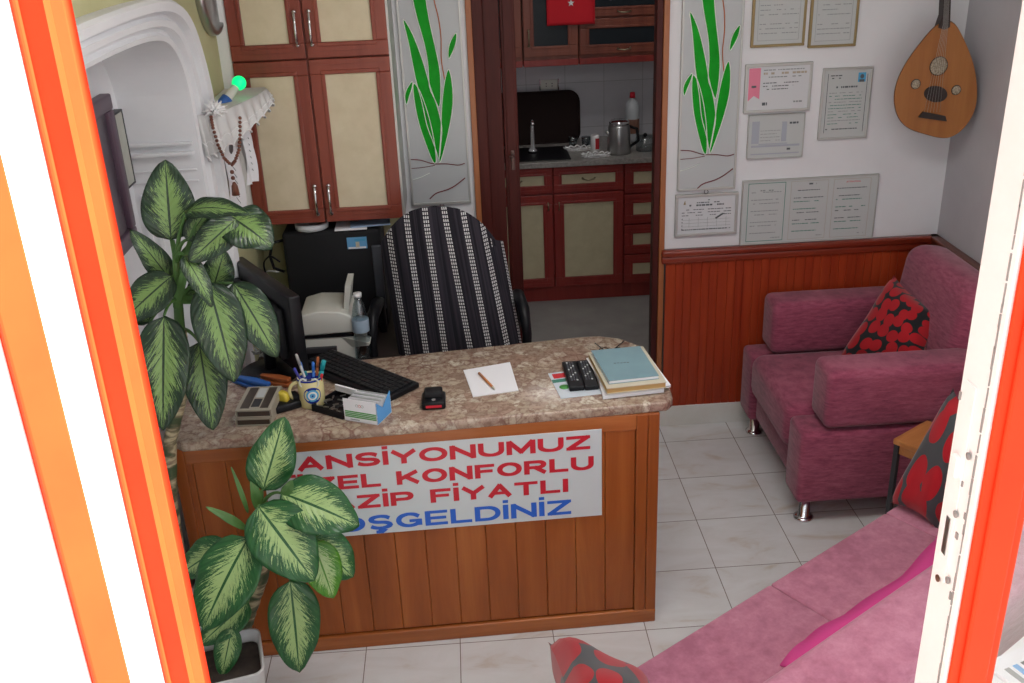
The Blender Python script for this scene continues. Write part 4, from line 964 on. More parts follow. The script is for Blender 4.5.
# printer
pr = thing('printer', 'white desktop printer with raised paper support on the low table', 'printer', (-1.31, .90, .645), 0)
prx0, prx1, py0, py1 = -1.415, -1.225, .80, 1.02
b = B(); b.bx(prx0, prx1, py0+.01, py1, .645, .745, cream, .01, 3); b.prism([(prx1-.06, py0+.012, .745), (prx1+.055, py0-.03, .728), (prx1+.05, py0-.03, .720), (prx1-.02, py0+.012, .70), (prx1-.03, py0+.012, .66), (prx1-.10, py0+.012, .66), (prx1-.11, py0+.012, .745)], (0, .16, 0), cream); b.build('body', pr)
b = B(); b.prism([(prx0, py0, .757), (prx1, py0, .762), (prx1+.012, py0, .79), (prx1-.01, py0, .83), (prx1-.05, py0, .845), (prx0+.06, py0, .85), (prx0, py0, .835)], (0, .2, 0), cream, bev=.008); b.build('lid', pr)
b = B(); b.bx(prx0+.002, prx1-.004, py0+.006, py1-.01, .745, .757, black); b.build('paper_slot', pr)
b = B(); b.bx(prx0+.01, prx1-.07, py0-.004, py0+.012, .69, .71, dark, .002); b.bx(prx0+.01, prx1-.09, py0-.002, py0+.012, .66, .69, black, .002); b.build('output_tray', pr)
q = [gy(*t_, .84) for t_ in ((345, 285), (351, 285), (348, 322), (343, 320))]; b = B(); b.prism([(v.x, .84, v.z) for v in q], (0, .12, 0), cream); b.build('paper_support', pr)
# bottle
bc = gy(360, 320, .80); zb = .648
t = thing('water_bottle', 'clear plastic water bottle beside the printer', 'bottle', (bc.x, .80, zb))
b = B(); b.lathe([(.0001, 0), (.028, 0), (.030, .01), (.028, .06), (.030, .11), (.030, .17), (.018, .225), (.013, .235), (.013, .25), (.0001, .25)], (bc.x, .80, zb), bottle_m, 20); b.build('bottle_body', t)
b = B(); b.lathe([(.0308, .12), (.0312, .122), (.0312, .165), (.0308, .167)], (bc.x, .80, zb), mat('bottle_label_blue', (.36, .46, .56), .4), 20); b.build('bottle_label', t)
b = B(); b.lathe([(.0001, .25), (.015, .25), (.015, .265), (.0001, .265)], (bc.x, .80, zb), white, 16); b.build('cap', t)

# ================================================================ MONITOR
DT = .80
mo = thing('computer_monitor', 'black flat computer monitor seen from behind on the desk', 'monitor', (gz(272, 372, DT).x, gz(272, 372, DT).y, DT))
mA = gz(242, 258, 1.10); mBp = gz(297, 296, 1.10)
md = (Vector((mBp.x, mBp.y, 0))-Vector((mA.x, mA.y, 0))); ml = md.length; md.normalize(); mn = Vector((md.y, -md.x, 0))
if mn.x < 0: mn = -mn
mo_n = Vector((-mn.x, -mn.y, 0))
MM = Matrix(((md.x, mo_n.x, 0, mA.x), (md.y, mo_n.y, 0, mA.y), (0, 0, 1, 0), (0, 0, 0, 1))) @ Matrix.Rotation(.0, 4, 'X')
b = B(); b.bx(-.02, ml, -.01, .03, .845, 1.10, black, .006, M=MM); b.build('casing', mo)
b = B(); b.bx(.03, ml-.05, .03, .055, .88, 1.05, blackm, .008, M=MM); b.build('rear_shell', mo)
b = B(); b.bx(-.005, ml-.015, -.013, -.009, .86, 1.085, glassdark, M=MM); b.build('screen', mo)
sb = gz(272, 372, DT)
b = B(); b.lathe([(.0001, 0), (.10, 0), (.098, .008), (.03, .018), (.0001, .018)], sb, black, 30); b.build('stand_base', mo)
b = B(); b.tube([(sb.x, sb.y, DT+.012), (sb.x-.0, sb.y+.0, DT+.12), ((mA.x+mBp.x)/2-.0, (mA.y+mBp.y)/2, .93)], .02, black, 12); b.build('stand_neck', mo)
# cable knot near the monitor foot
b = B(); kc = gz(262, 362, DT)+Vector((0, 0, .02)); random.seed(4)
b.tube([kc+Vector((math.sin(k*1.3)*.025, math.cos(k*1.7)*.02, .018+math.sin(k*2.1)*.012)) for k in range(18)], .0028, silver, 6); tag(b.build('tied_cable'), 'tied up white cable lying by the monitor foot', 'cable')

# ================================================================ KEYBOARD
ka = gz(333, 354, DT); kb_ = gz(320, 367, DT); kc_ = gz(420, 388, DT); kd = gz(398, 402, DT)
kdir = (kc_-ka); kl = kdir.length; kdir.normalize(); kn = Vector((-kdir.y, kdir.x, 0)); kn = -kn if kn.y > 0 else kn
kw = .145
KM = Matrix(((kdir.x, kn.x, 0, ka.x), (kdir.y, kn.y, 0, ka.y), (0, 0, 1, DT), (0, 0, 0, 1)))
t = thing('keyboard', 'black computer keyboard lying at an angle on the marble', 'keyboard', (ka.x, ka.y, DT))
b = B(); b.bx(0, kl, 0, kw, .001, .020, black, .005, 3, M=KM); b.build('body', t)
b = B(); cols_ = 19; rows_ = 6
for r in range(rows_):
    for c in range(cols_):
        x0 = .012+c*(kl-.024)/cols_; y0 = .014+r*(kw-.03)/rows_
        b.bx(x0+.0012, x0+(kl-.024)/cols_-.0012, y0+.0012, y0+(kw-.03)/rows_-.0012, .019, .0275, blackm, .0015, 1, M=KM)
o = b.build('keys', t)

# ================================================================ DESK ITEMS
# cassette boxes
ca, cb, cc2 = gz(236, 427, DT), gz(267, 426, DT), gz(242, 396, DT)
def cassette(z, label, dx=0):
    e1 = (cb-ca); e1.z = 0; w_ = e1.length; e1.normalize(); e2 = Vector((-e1.y, e1.x, 0)); M_ = Matrix(((e1.x, e2.x, 0, ca.x+dx), (e1.y, e2.y, 0, ca.y), (0, 0, 1, z), (0, 0, 0, 1)))
    t = thing('cassette_box', label, 'cassette box', (ca.x, ca.y, z), 0, 'stacked cassette boxes')
    b = B(); b.bx(0, .105, 0, .155, 0, .004, tapegrey, .001, M=M_); b.bx(0, .105, 0, .155, .020, .026, tapegrey, .002, M=M_); b.bx(0, .004, 0, .155, .004, .02, tapegrey, M=M_); b.bx(.101, .105, 0, .155, .004, .02, tapegrey, M=M_); b.bx(.004, .101, .15, .155, .004, .02, tapegrey, M=M_); b.build('case', t)
    b = B(); b.bx(.006, .099, .003, .15, .004, .02, tapedark, M=M_); b.build('cassette', t)
    b = B(); b.bx(.012, .038, .012, .145, .026, .0266, tapedark, M=M_); b.bx(.070, .094, .012, .145, .026, .0266, tapedark, M=M_); b.bx(.042, .066, .02, .07, .026, .0266, dark, M=M_); b.bx(.042, .066, .08, .14, .026, .0266, greypaper, M=M_); b.build('window_strips', t)
cassette(DT+.0005, 'grey brown cassette box underneath, bottom of the pair on the desk'); cassette(DT+.0275, 'grey brown cassette box lying on top of the other', .004)
# blue and orange stapler shapes
def stapler(name, a, c, mt, label, cat):
    a = gz(*a, DT); c = gz(*c, DT); d = c-a; ln = d.length; d.normalize(); n_ = Vector((-d.y, d.x, 0)); M_ = Matrix(((d.x, n_.x, 0, a.x), (d.y, n_.y, 0, a.y), (0, 0, 1, DT), (0, 0, 0, 1)))
    t = thing(name, label, cat, a); b = B(); b.prism([M_ @ Vector(q) for q in ((0, -.008, .001), (ln*.5, -.018, .001), (ln, -.012, .001), (ln, .012, .001), (ln*.5, .016, .001), (0, .008, .001))], (0, 0, .012), mt, bev=.003); b.build('lower_arm', t)
    b = B(); b.prism([M_ @ Vector(q) for q in ((0, -.006, .014), (ln*.55, -.014, .018), (ln*.95, -.010, .018), (ln*.95, .010, .018), (ln*.55, .014, .018), (0, .006, .014))], (0, 0, .012), mt, bev=.003); b.build('upper_arm', t)
stapler('stapler', (234, 382), (272, 392), bluep, 'blue plastic clip like tool behind the cassette boxes', 'stapler')
stapler('stapler', (262, 381), (292, 387), orangep, 'orange brown tool between blue tool and mug', 'stapler')
# tape dispenser
tc = gz(292, 408, DT); t = thing('tape_dispenser', 'small black tape dispenser with yellow tape roll', 'tape dispenser', tc)
b = B(); b.box(tc+Vector((-.015, .0, .013)), (.085, .05, .024), black, .5, .006); b.box(tc+Vector((.01, .02, .03)), (.02, .04, .02), black, .5, .004); b.build('base', t)
b = B(); rc = tc+Vector((-.03, .0, .032)); b.lathe([(.012, 0), (.022, 0), (.022, .018), (.012, .018)], rc, yell, 20, (.4, .9, 0)); b.build('tape_roll', t)
# mug
mc = gz(312, 408, DT)+Vector((0, .028, 0)); mr = .0385
t = thing('pen_mug', 'pale yellow mug with a blue eye emblem holding pens', 'mug', mc)
b = B(); b.lathe([(.0001, 0), (mr-.002, 0), (mr, .003), (mr, .092), (mr-.002, .094), (mr-.005, .092), (mr-.005, .008), (.0001, .008)], mc, mugy, 32); b.build('mug_body', t)
b = B(); b.lathe([(mr-.0045, .089), (mr-.001, .0935), (mr+.0008, .0925), (mr+.0008, .088)], mc, navy, 32); b.build('rim_band', t)
hd = Vector((-1, -.15, 0)).normalized(); b = B(); b.tube([mc+hd*(mr-.002)+Vector((0, 0, .078))]+[mc+hd*(mr+.026*math.sin(a))+Vector((0, 0, .048+.03*math.cos(a))) for a in [PI*k/8 for k in range(1, 8)]]+[mc+hd*(mr-.002)+Vector((0, 0, .018))], .0055, mugy, 10); b.build('handle', t)
dirc = Vector((CP.x-mc.x, CP.y-mc.y, 0)).normalized()
def decal(r, mt_, k, par, nm):
    b = B(); a0 = math.atan2(dirc.y, dirc.x)+.04; seg = 20; vs = [mc+Vector((math.cos(a0), math.sin(a0), 0))*(mr+.0006+k*.0004)+Vector((0, 0, .045))]
    for i in range(seg):
        q = 2*PI*i/seg; aa = a0+math.cos(q)*r/mr; vs.append(mc+Vector((math.cos(aa), math.sin(aa), 0))*(mr+.0006+k*.0004)+Vector((0, 0, .045+math.sin(q)*r)))
    b.add(vs, [[0, 1+i, 1+(i+1) % seg] for i in range(seg)], mt_, True); b.build(nm, par)
for i, (r, mt_) in enumerate(((.027, navy), (.019, cyan), (.0135, mugw), (.0085, cyan), (.003, navy))): decal(r, mt_, i, t, 'eye_emblem')
penblue = mat('bright_blue_pen', (.04, .18, .62), .35)
pens = [(-.018, .012, penblue, 'blue pen leaning left in the mug'), (-.012, -.004, mat('violet_blue_pen', (.06, .06, .38), .35), 'dark blue pen furthest left in the mug'), (-.004, .02, tealp, 'green pen upright at the back of the mug'), (.002, .008, silver, 'thin silver pen leaning left in the mug'),
        (.014, .006, penblue, 'blue pen leaning right in the mug'), (.018, .016, orangep, 'orange topped pen at the back right of the mug'), (.024, -.004, tealp, 'thick teal pen leaning right in the mug'), (.027, -.012, redp, 'short pink red pen at the mug rim')]
tips = [(300, 362), (294, 368), (305, 371), (296, 354), (313, 362), (318, 357), (324, 360), (322, 374)]
for (dx, dy, mt_, lb), tp in zip(pens, tips):
    b0 = mc+Vector((dx*.4, dy*.4, .012)); e_ = gy(*tp, mc.y+dy); mid = mc+Vector((dx, dy, .095))
    t2 = thing('pen', lb, 'pen', b0, 0, 'pens in the mug'); dv = (e_-b0)
    b = B(); b.tube([b0, b0+dv*.05, b0+dv*.75], [.001, .0038, .0042] if tp != (324, 360) else [.002, .006, .007], mt_, 10); b.build('barrel', t2)
    b = B(); b.tube([b0+dv*.76, b0+dv*.98, e_], [.0046, .0044, .003] if tp != (324, 360) else [.0075, .0075, .005], mt_, 10); b.build('cap', t2)
# scissors
t = thing('scissors', 'scissors with pale loop handles standing in the mug', 'scissors', mc)
b = B()
for s, px in ((-1, 303), (1, 315)):
    c_ = gy(px, 383, mc.y-.030); b.tube([c_+Vector((.010*math.cos(a), 0, .013*math.sin(a))) for a in [k*PI/6 for k in range(13)]], .003, mat('scissor_loop%d' % s, (.62, .64, .55), .4), 8)
b.build('loops', t)
b = B()
for s in (-1, 1): b.tube([mc+Vector((s*.010, -.015, .09)), mc+Vector((0, 0, .012))], [.004, .002], steel, 6)
b.build('blades', t)
# black desk tray
ta = gz(312, 411, DT); tb2 = gz(343, 420, DT); td_ = gz(347, 392, DT)
def frame_m(a, b_):
    d = (b_-a); d.z = 0; d.normalize(); n_ = Vector((-d.y, d.x, 0)); return Matrix(((d.x, n_.x, 0, a.x), (d.y, n_.y, 0, a.y), (0, 0, 1, DT), (0, 0, 0, 1)))
M_ = frame_m(ta, tb2); ln = (tb2-ta).length
t = thing('desk_tray', 'shallow black tray of clips in front of the keyboard', 'tray', ta)
b = B(); b.bx(0, ln, 0, .12, .001, .004, black, M=M_)
for a in ((0, ln, 0, .004), (0, ln, .116, .12), (0, .004, .004, .116), (ln-.004, ln, .004, .116)): b.bx(*a, .004, .022, black, .001, M=M_)
b.build('tray_body', t)
b = B(); random.seed(9)
for k in range(26): b.box(M_ @ Vector((random.uniform(.012, ln-.012), random.uniform(.015, .10), random.uniform(.006, .016)))-Vector((0, 0, 0)), (.018, .004, .003), steel if k % 3 else dark, random.uniform(0, 3))
o = b.build('clips', t); o['kind'] = 'stuff'
b = B(); b.bx(0, ln*1.02, .108, .116, .02, .04, paper, .001, M=M_); b.build('paper_edge', t)
# business card box
ba = gz(345, 420, DT); bb = gz(378, 425.5, DT); bcx = gz(395, 410, DT)
M_ = frame_m(ba, bb); ln = (bb-ba).length
t = thing('card_box', 'open white card box with green stripes and a light blue end', 'box', ba)
hB = .072; dB = .085
b = B(); b.bx(0, ln, 0, .002, .001, hB, paper, M=M_); b.bx(0, ln, dB-.002, dB, .001, hB*.8, paper, M=M_); b.bx(0, .002, .002, dB-.002, .001, hB*.8, paper, M=M_); b.bx(0, ln, 0, dB, .0005, .002, paper, M=M_)
b.prism([M_ @ Vector(q) for q in ((ln-.002, 0, .001), (ln-.002, dB, .001), (ln-.002, dB, hB), (ln-.002, dB*.45, hB*.55), (ln-.002, 0, hB))], M_.to_3x3() @ Vector((.002, 0, 0)), bluebox); b.build('box_body', t)
b = B()
for k in range(4): b.bx(.004, ln-.003, -.001, 0, .014+k*.0055, .0175+k*.0055, greenp, M=M_)
b.bx(.02, .05, -.001, 0, .006, .008, inkg, M=M_); b.build('green_stripes', t)
b = B(); c_ = M_ @ Vector((ln*.5, -.0012, .054)); dM = M_.to_3x3()
for ox in (-.009, 0, .009): b.tube([c_+dM @ Vector((ox+.004*math.cos(a), 0, .004*math.sin(a))) for a in [k*PI/6 for k in range(13)]], .0006, redp if ox == 0 else inkg, 4)
b.build('ring_logo', t)
b = B()
for k in range(22): b.bx(.006, ln-.006, .006+k*.0033, .0076+k*.0033, .004, hB*(.82+.04*(k % 3)), paper if k % 2 else greypaper, M=M_)
b.build('cards', t)
# stamp
sa = gz(422, 411, DT); sb2 = gz(446, 409.5, DT); M_ = frame_m(sa, sb2); ln = (sb2-sa).length
t = thing('ink_stamp', 'black self inking stamp with a red band on the marble', 'stamp', sa)
b = B(); b.bx(0, ln, 0, .075, .001, .026, black, .006, 3, M=M_); b.bx(.008, ln-.008, .025, .068, .024, .046, blackm, .006, 3, M=M_); b.build('body', t)
b = B(); b.bx(.012, ln-.012, -.001, .001, .008, .016, sred, M=M_); b.build('red_band', t)
b = B(); b.disc_on(M_ @ Vector((ln*.5, .018, .026)), (0, 0, 1), .006, .001, silver, 12); b.build('emblem', t)
# paper and pencil
q = [gz(*p_, DT) for p_ in ((463.5, 371), (510, 363), (518.5, 391), (473, 397.5))]
tag(B().prism([(v.x, v.y, DT+.0005) for v in q][::-1], (0, 0, .003), paper).build('notepad_sheet'), 'white sheet of paper under the orange pencil', 'paper')
a = gz(479, 373, DT+.008); c = gz(495, 389.5, DT+.008)
t = thing('pencil', 'orange wooden pencil lying on the white sheet', 'pencil', a)
b = B(); b.tube([a, a.lerp(c, .86)], .0042, pencil_m, 6); b.build('shaft', t); b = B(); b.tube([a.lerp(c, .86), a.lerp(c, .97), c], [.0042, .002, .0006], tan, 6); b.build('point', t)
# flyer and remotes
q = [gz(*p_, DT) for p_ in ((548, 374), (585, 369), (603, 394), (561, 399))]
t = thing('flyer', 'printed flyer with a red heading lying under the remote controls', 'flyer', q[0])
B().prism([(v.x, v.y, DT+.0003) for v in q][::-1], (0, 0, .0015), mat('flyer_pale_blue', (.60, .66, .72), .5)).build('sheet', t)
def inq(q, u, v): a = q[0].lerp(q[1], u); d = q[3].lerp(q[2], u); return a.lerp(d, v)
def patch(q, u0, u1, v0, v1, z, mt_, nm, par):
    p_ = [inq(q, u0, v0), inq(q, u1, v0), inq(q, u1, v1), inq(q, u0, v1)]; return B().prism([(v.x, v.y, z) for v in p_][::-1], (0, 0, .0004), mt_).build(nm, par)
patch(q, .08, .7, .06, .24, DT+.002, redp, 'red_heading', t); patch(q, 0, .9, .28, .40, DT+.002, inkgreen, 'green_band', t)
B().disc_on(inq(q, .22, .6)+Vector((0, 0, .0022)), (0, 0, 1), .016, .0005, greenp, 18).build('round_picture', t)
for (a, c, w_, lb) in (((569, 366), (577, 392), .046, 'black remote control nearer the pencil sheet'), ((583, 365), (592, 391), .044, 'black remote control nearer the stack of books')):
    a = gz(*a, DT); c = gz(*c, DT); d = c-a; ln = d.length; d.normalize(); n_ = Vector((-d.y, d.x, 0)); M_ = Matrix(((d.x, n_.x, 0, a.x), (d.y, n_.y, 0, a.y), (0, 0, 1, DT+.0022), (0, 0, 0, 1)))
    t = thing('remote_control', lb, 'remote control', a, 0, 'remote controls on the flyer'); b = B(); b.bx(0, ln, -w_/2, w_/2, 0, .016, black, .004, 3, M=M_); b.build('body', t)
    b = B()
    for i in range(11):
        for j in range(3): b.bx(.012+i*.0125, .019+i*.0125, -.0115+j*.0085, -.0065+j*.0085, .0155, .0178, greypaper if (i+j) % 4 == 0 else darkgrey, .0005, 1, M=M_)
    b.build('buttons', t)
# stack of books: papers, folder, tan book, blue book
def slab(name, pxs, zt, z0, th, mt_, label, cat, edge=None, ins=.0):
    q = [gz(*p_, zt) for p_ in pxs]; t = thing(name, label, cat, (q[3].x, q[3].y, z0), 0, 'stack at the right end of the desk')
    if edge:
        B().prism([(v.x, v.y, z0) for v in q][::-1], (0, 0, th*.12), mt_).build('back_cover', t)
        cx = sum(v.x for v in q)/4; cy = sum(v.y for v in q)/4
        B().prism([(cx+(v.x-cx)*.98, cy+(v.y-cy)*.98, z0+th*.12) for v in q][::-1], (0, 0, th*.76), edge).build('pages', t)
        B().prism([(v.x, v.y, z0+th*.88) for v in q][::-1], (0, 0, th*.12), mt_).build('front_cover', t)
    else: B().prism([(v.x, v.y, z0) for v in q][::-1], (0, 0, th), mt_).build('sheets', t)
    return q, t
slab('paper_stack', ((592, 358), (645, 352), (664, 389), (603, 396)), DT+.014, DT+.0025, .012, paper, 'thick sheaf of white papers at the bottom of the book stack', 'papers')
slab('ring_folder', ((586, 358), (645, 350), (671, 385), (608, 393)), DT+.022, DT+.0147, .007, paper, 'white folder above the loose sheaf and below the tan book', 'folder', edge=greypaper)
slab('tan_book', ((588, 352.5), (643, 346), (666.5, 382), (607, 388.5)), DT+.042, DT+.022, .020, tan, 'tan ledger book under the blue grey book', 'book', edge=ochre)
q, t = slab('blue_book', ((591, 350.5), (640, 346), (659, 375.5), (609, 381)), DT+.054, DT+.0425, .0115, bookblue, 'blue grey clothbound book on top of the stack', 'book', edge=paper)
b = B(); mm = inq(q, .45, .5)
for k in range(5): b.box(mm+Vector((-.022+k*.010, .001*(k % 2), .0008)), (.007, .003, .0004), ink, .1)
b.build('cover_mark', t)
# eyeglasses behind the books
t = thing('eyeglasses', 'dark thin eyeglasses lying behind the blue book', 'eyeglasses', gz(575, 345, DT))
b = B(); b.tube([gz(595, 343, DT+.012), gz(604, 350, DT+.006)], .0018, black, 6); b.build('temple', t)
b = B(); b.tube([gz(624, 341, DT+.012), gz(613, 350, DT+.006)], .0018, black, 6); b.build('temple', t)
b = B()
for px in (604, 618):
    c_ = gz(px, 352, DT+.010); b.tube([c_+Vector((.018*math.cos(a), .004*math.sin(a), .010*math.sin(a)+.004)) for a in [k*PI/7 for k in range(15)]], .0012, black, 5)
b.build('rims', t)

# ================================================================ KITCHEN
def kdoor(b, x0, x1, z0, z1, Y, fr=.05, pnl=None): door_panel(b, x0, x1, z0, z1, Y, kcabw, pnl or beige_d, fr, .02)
KY = 2.86
def drawer_handle(x, z, Y, par):
    b = B(); b.tube([(x-.035, Y, z), (x-.028, Y-.018, z-.002), (x, Y-.022, z-.006), (x+.028, Y-.018, z-.002), (x+.035, Y, z)], [.006, .004, .004, .004, .006], brass, 8); b.build('handle', par)
edges = [-1.15, -.72, -.305, .09, .80]
for i, (x0, x1) in enumerate(zip(edges[:-1], edges[1:])):
    if i == 0: continue
    lb = ['', 'dark red kitchen base cabinet nearest the folded door', 'dark red kitchen base cabinet in the middle of the doorway', 'dark red kitchen drawer unit at the right of the doorway'][i]
    k_ = thing('base_cabinet', lb, 'kitchen cabinet', ((x0+x1)/2, 3.1, 0), 0, 'kitchen base cabinets')
    b = B(); b.bx(x0+.001, x1-.001, KY+.02, KB-.004, .09, .80, kcabw); b.bx(x0, x1, KY+.04, KB-.004, 0, .09, kcabw); b.build('carcass', k_)
    if i < 3:
        b = B(); kdoor(b, x0+.004, x1-.004, .655, .80, KY, .045); d = b.build('drawer', k_); drawer_handle((x0+x1)/2, .73, KY, d)
        b = B(); kdoor(b, x0+.004, x1-.004, .10, .645, KY, .055); d = b.build('door', k_)
        hx = x1-.03 if i == 1 else x0+.03; bar_handle('handle', hx, .56, .60, KY, brass, d, .003)
    else:
        for j in range(4):
            z1_ = .80-j*.178; b = B(); kdoor(b, x0+.004, x0+.40, z1_-.168, z1_, KY, .05); d = b.build('drawer', k_); drawer_handle(x0+.20, z1_-.084, KY, d)
b = B(); b.bx(-.9, .88, KY-.03, KB, .805, .835, mottled('grey_stone_worktop', (.20, .19, .18), (.36, .34, .31), 60, .3), .004); tag(b.build('worktop'), 'speckled grey stone kitchen worktop behind the doorway', 'worktop')
KT = .835
# upper kitchen cabinets
KU = 3.08
for i, (x0, x1, lb) in enumerate(((-.99, -.435, 'brown kitchen wall cabinet with dark glass, mostly hidden by folded door'), (-.43, -.128, 'brown kitchen wall cabinet with dark glass behind the red flag'), (-.123, .62, 'brown kitchen wall cabinet with wide lift up glass doors'))):
    k_ = thing('kitchen_wall_cabinet', lb, 'kitchen cabinet', ((x0+x1)/2, 3.2, 1.33), 0, 'kitchen wall cabinets')
    b = B(); b.bx(x0, x1, KU+.02, KB, 1.325, 2.1, kupw); b.bx(x0, x1, KU+.012, KB, 1.305, 1.34, kcabw, .003); b.build('carcass', k_)
    if i < 2:
        b = B(); door_panel(b, x0+.003, x1-.003, 1.36, 2.08, KU, kupw, glassdark, .055); d = b.build('door', k_); bar_handle('handle', x0+.03, 1.42, 1.50, KU, brass, d, .004)
    else:
        for z0_, z1_ in ((1.36, 1.545), (1.555, 2.08)):
            b = B(); door_panel(b, x0+.003, x1-.003, z0_, z1_, KU, kupw, glassdark, .05); d = b.build('door', k_); drawer_handle(.12, z0_+.025, KU, d)
# flag
fa = gy(547, 26, KU-.02); fb = gy(595, 26, KU-.02)
t = thing('flag', 'small red flag with white star hanging on the kitchen cabinet', 'flag', (fa.x, KU-.02, fa.z))
b = B(); vs = []; nx, nz = 12, 16
for i in range(nx+1):
    for j in range(nz+1):
        u, v = i/nx, j/nz; vs.append((fa.x+(fb.x-fa.x)*u, KU-.022+.004*math.sin(u*7+v), fa.z+v*.27))
fs = [[i*(nz+1)+j, (i+1)*(nz+1)+j, (i+1)*(nz+1)+j+1, i*(nz+1)+j+1] for i in range(nx) for j in range(nz)]
b.add(vs, fs, flagred, True); o = b.build('cloth', t); mm = o.modifiers.new('s', 'SOLIDIFY'); mm.thickness = .002
sc_ = gy(571, 3, KU-.03); b = B(); vs = [(sc_.x+(.020 if k % 2 == 0 else .008)*math.sin(k*PI/5), KU-.029, sc_.z+(.020 if k % 2 == 0 else .008)*math.cos(k*PI/5)) for k in range(10)]; b.prism(vs, (0, .001, 0), white); b.build('star', t)
b = B(); R1, R2 = .045, .036; cz = sc_.z+.066; vs = []
for k in range(25):
    a = math.radians(-130-280*k/24); vs.append((sc_.x+R1*math.cos(a+PI/2+.87), KU-.029, cz+R1*math.sin(a+PI/2+.87)))
o1 = [(sc_.x+R1*math.sin(a), KU-.029, cz+R1*math.cos(a)) for a in [math.radians(-140+280*k/24) for k in range(25)]]; i1 = [(sc_.x+R2*math.sin(a), KU-.029, cz+.011+R2*math.cos(a)) for a in [math.radians(-135+270*k/24) for k in range(25)]]
b.add(o1+i1, [[k, k+1, 25+k+1, 25+k] for k in range(24)], white); b.build('crescent', t)
# socket
c = gy(549, 84.5, KB-.005); t = thing('wall_socket', 'white double wall socket with shiny clips on kitchen tiles', 'socket', c)
B().box((c.x, KB-.006, c.z), (.10, .012, .055), cream, None, .003).build('plate', t)
b = B()
for s in (-1, 1): b.box((c.x+s*.054, KB-.008, c.z), (.007, .016, .064), chrome, None, .002)
b.build('clips', t)
b = B()
for s in (-1, 1):
    for z in (-.008, .006): b.disc_on((c.x+s*.017, KB-.012, c.z+z), (0, -1, 0), .0035, .001, dark, 10)
b.build('outlet_holes', t)
# big dark tray standing against tiles
l_ = gy(500, 94, 3.32); r_ = gy(578, 90, 3.32); lo_ = gy(570, 140, 3.32)
t = thing('serving_tray', 'large dark brown tray leaning against the kitchen tiles', 'tray', (-.35, 3.3, KT))
b = B(); x0, x1, z0, z1 = -.62, -.105, KT+.001, gy(540, 92, 3.32).z; rr = .06; P = []
for cx, cz, a0 in ((x1-rr, z1-rr, 0), (x0+rr, z1-rr, 90), (x0+rr, z0+rr, 180), (x1-rr, z0+rr, 270)):
    for k in range(7): a = math.radians(a0+15*k); P.append((cx+rr*math.cos(a), cz+rr*math.sin(a)))
b.prism([(x, 3.31+(z1-z)*-.10, z) for x, z in P], (0, .012, 0), mat('dark_brown_tray', (.018, .010, .009), .7, spec=.12)); b.build('tray_face', t)
b = B(); b.tube([(x, 3.308+(z1-z)*-.10, z) for x, z in P+[P[0]]], .008, MATS['dark_brown_tray'], 6); b.build('rim', t)
# sink with faucet
t = thing('sink', 'black sink with slim chrome tap on the kitchen worktop', 'sink', (-.40, 3.05, KT))
b = B(); b.bx(-.66, -.20, 2.87, 3.18, KT, KT+.006, black, .003); b.build('basin', t)
f0 = gz(533, 152, KT+.01); b = B(); b.lathe([(.0001, 0), (.028, 0), (.024, .02), (.012, .03), (.010, .16), (.0001, .165)], (f0.x, f0.y, KT+.006), chrome, 16); b.tube([(f0.x, f0.y, KT+.16), (f0.x-.005, f0.y-.05, KT+.20), (f0.x-.005, f0.y-.12, KT+.19)], .008, chrome, 8); b.build('tap', t)
# steel kettle
kx = gz(619, 153, KT); t = thing('steel_kettle', 'tall brushed steel kettle with a black handle', 'kettle', kx)
b = B(); b.lathe([(.0001, 0), (.064, 0), (.067, .01), (.060, .145), (.055, .16), (.0001, .16)], kx, steel, 28); b.build('kettle_body', t)
b = B(); b.lathe([(.055, .16), (.056, .175), (.046, .184), (.0001, .187)], kx, chrome, 28); b.build('lid', t)
b = B(); b.tube([kx+Vector((.05, -.01, .15)), kx+Vector((.095, -.02, .135)), kx+Vector((.105, -.02, .07)), kx+Vector((.06, -.01, .035))], .009, black, 8); b.build('handle', t)
b = B(); b.tube([kx+Vector((-.045, 0, .10)), kx+Vector((-.075, -.005, .125))], [.014, .008], steel, 10); b.build('spout', t)
# detergent bottle
kx = gz(632, 141, KT); t = thing('detergent_bottle', 'pale detergent bottle with red cap behind the kettle', 'bottle', kx)
b = B(); b.lathe([(.0001, 0), (.038, 0), (.040, .02), (.040, .19), (.032, .225), (.015, .24), (.015, .25), (.0001, .25)], kx, mat('pale_bottle', (.50, .53, .55), .3), 22); b.build('bottle_body', t)
B().lathe([(.0001, .25), (.017, .25), (.014, .28), (.0001, .283)], kx, sred, 14).build('cap', t)
B().lathe([(.0405, .05), (.041, .052), (.041, .13), (.0405, .132)], kx, mat('bottle_picture', (.25, .12, .08), .5), 22).build('bottle_label', t)
# red and white tin
kx = gz(595, 151, KT); t = thing('storage_tin', 'small white tin with a red stripe beside the kettle', 'tin', kx)
B().lathe([(.0001, 0), (.024, 0), (.025, .002), (.025, .085), (.023, .09), (.0001, .09)], kx, white, 20).build('tin_body', t)
b = B(); b.box(kx+Vector((.010, -.0225, .045)), (.022, .006, .06), redp, .4, .001); b.build('red_stripe', t)
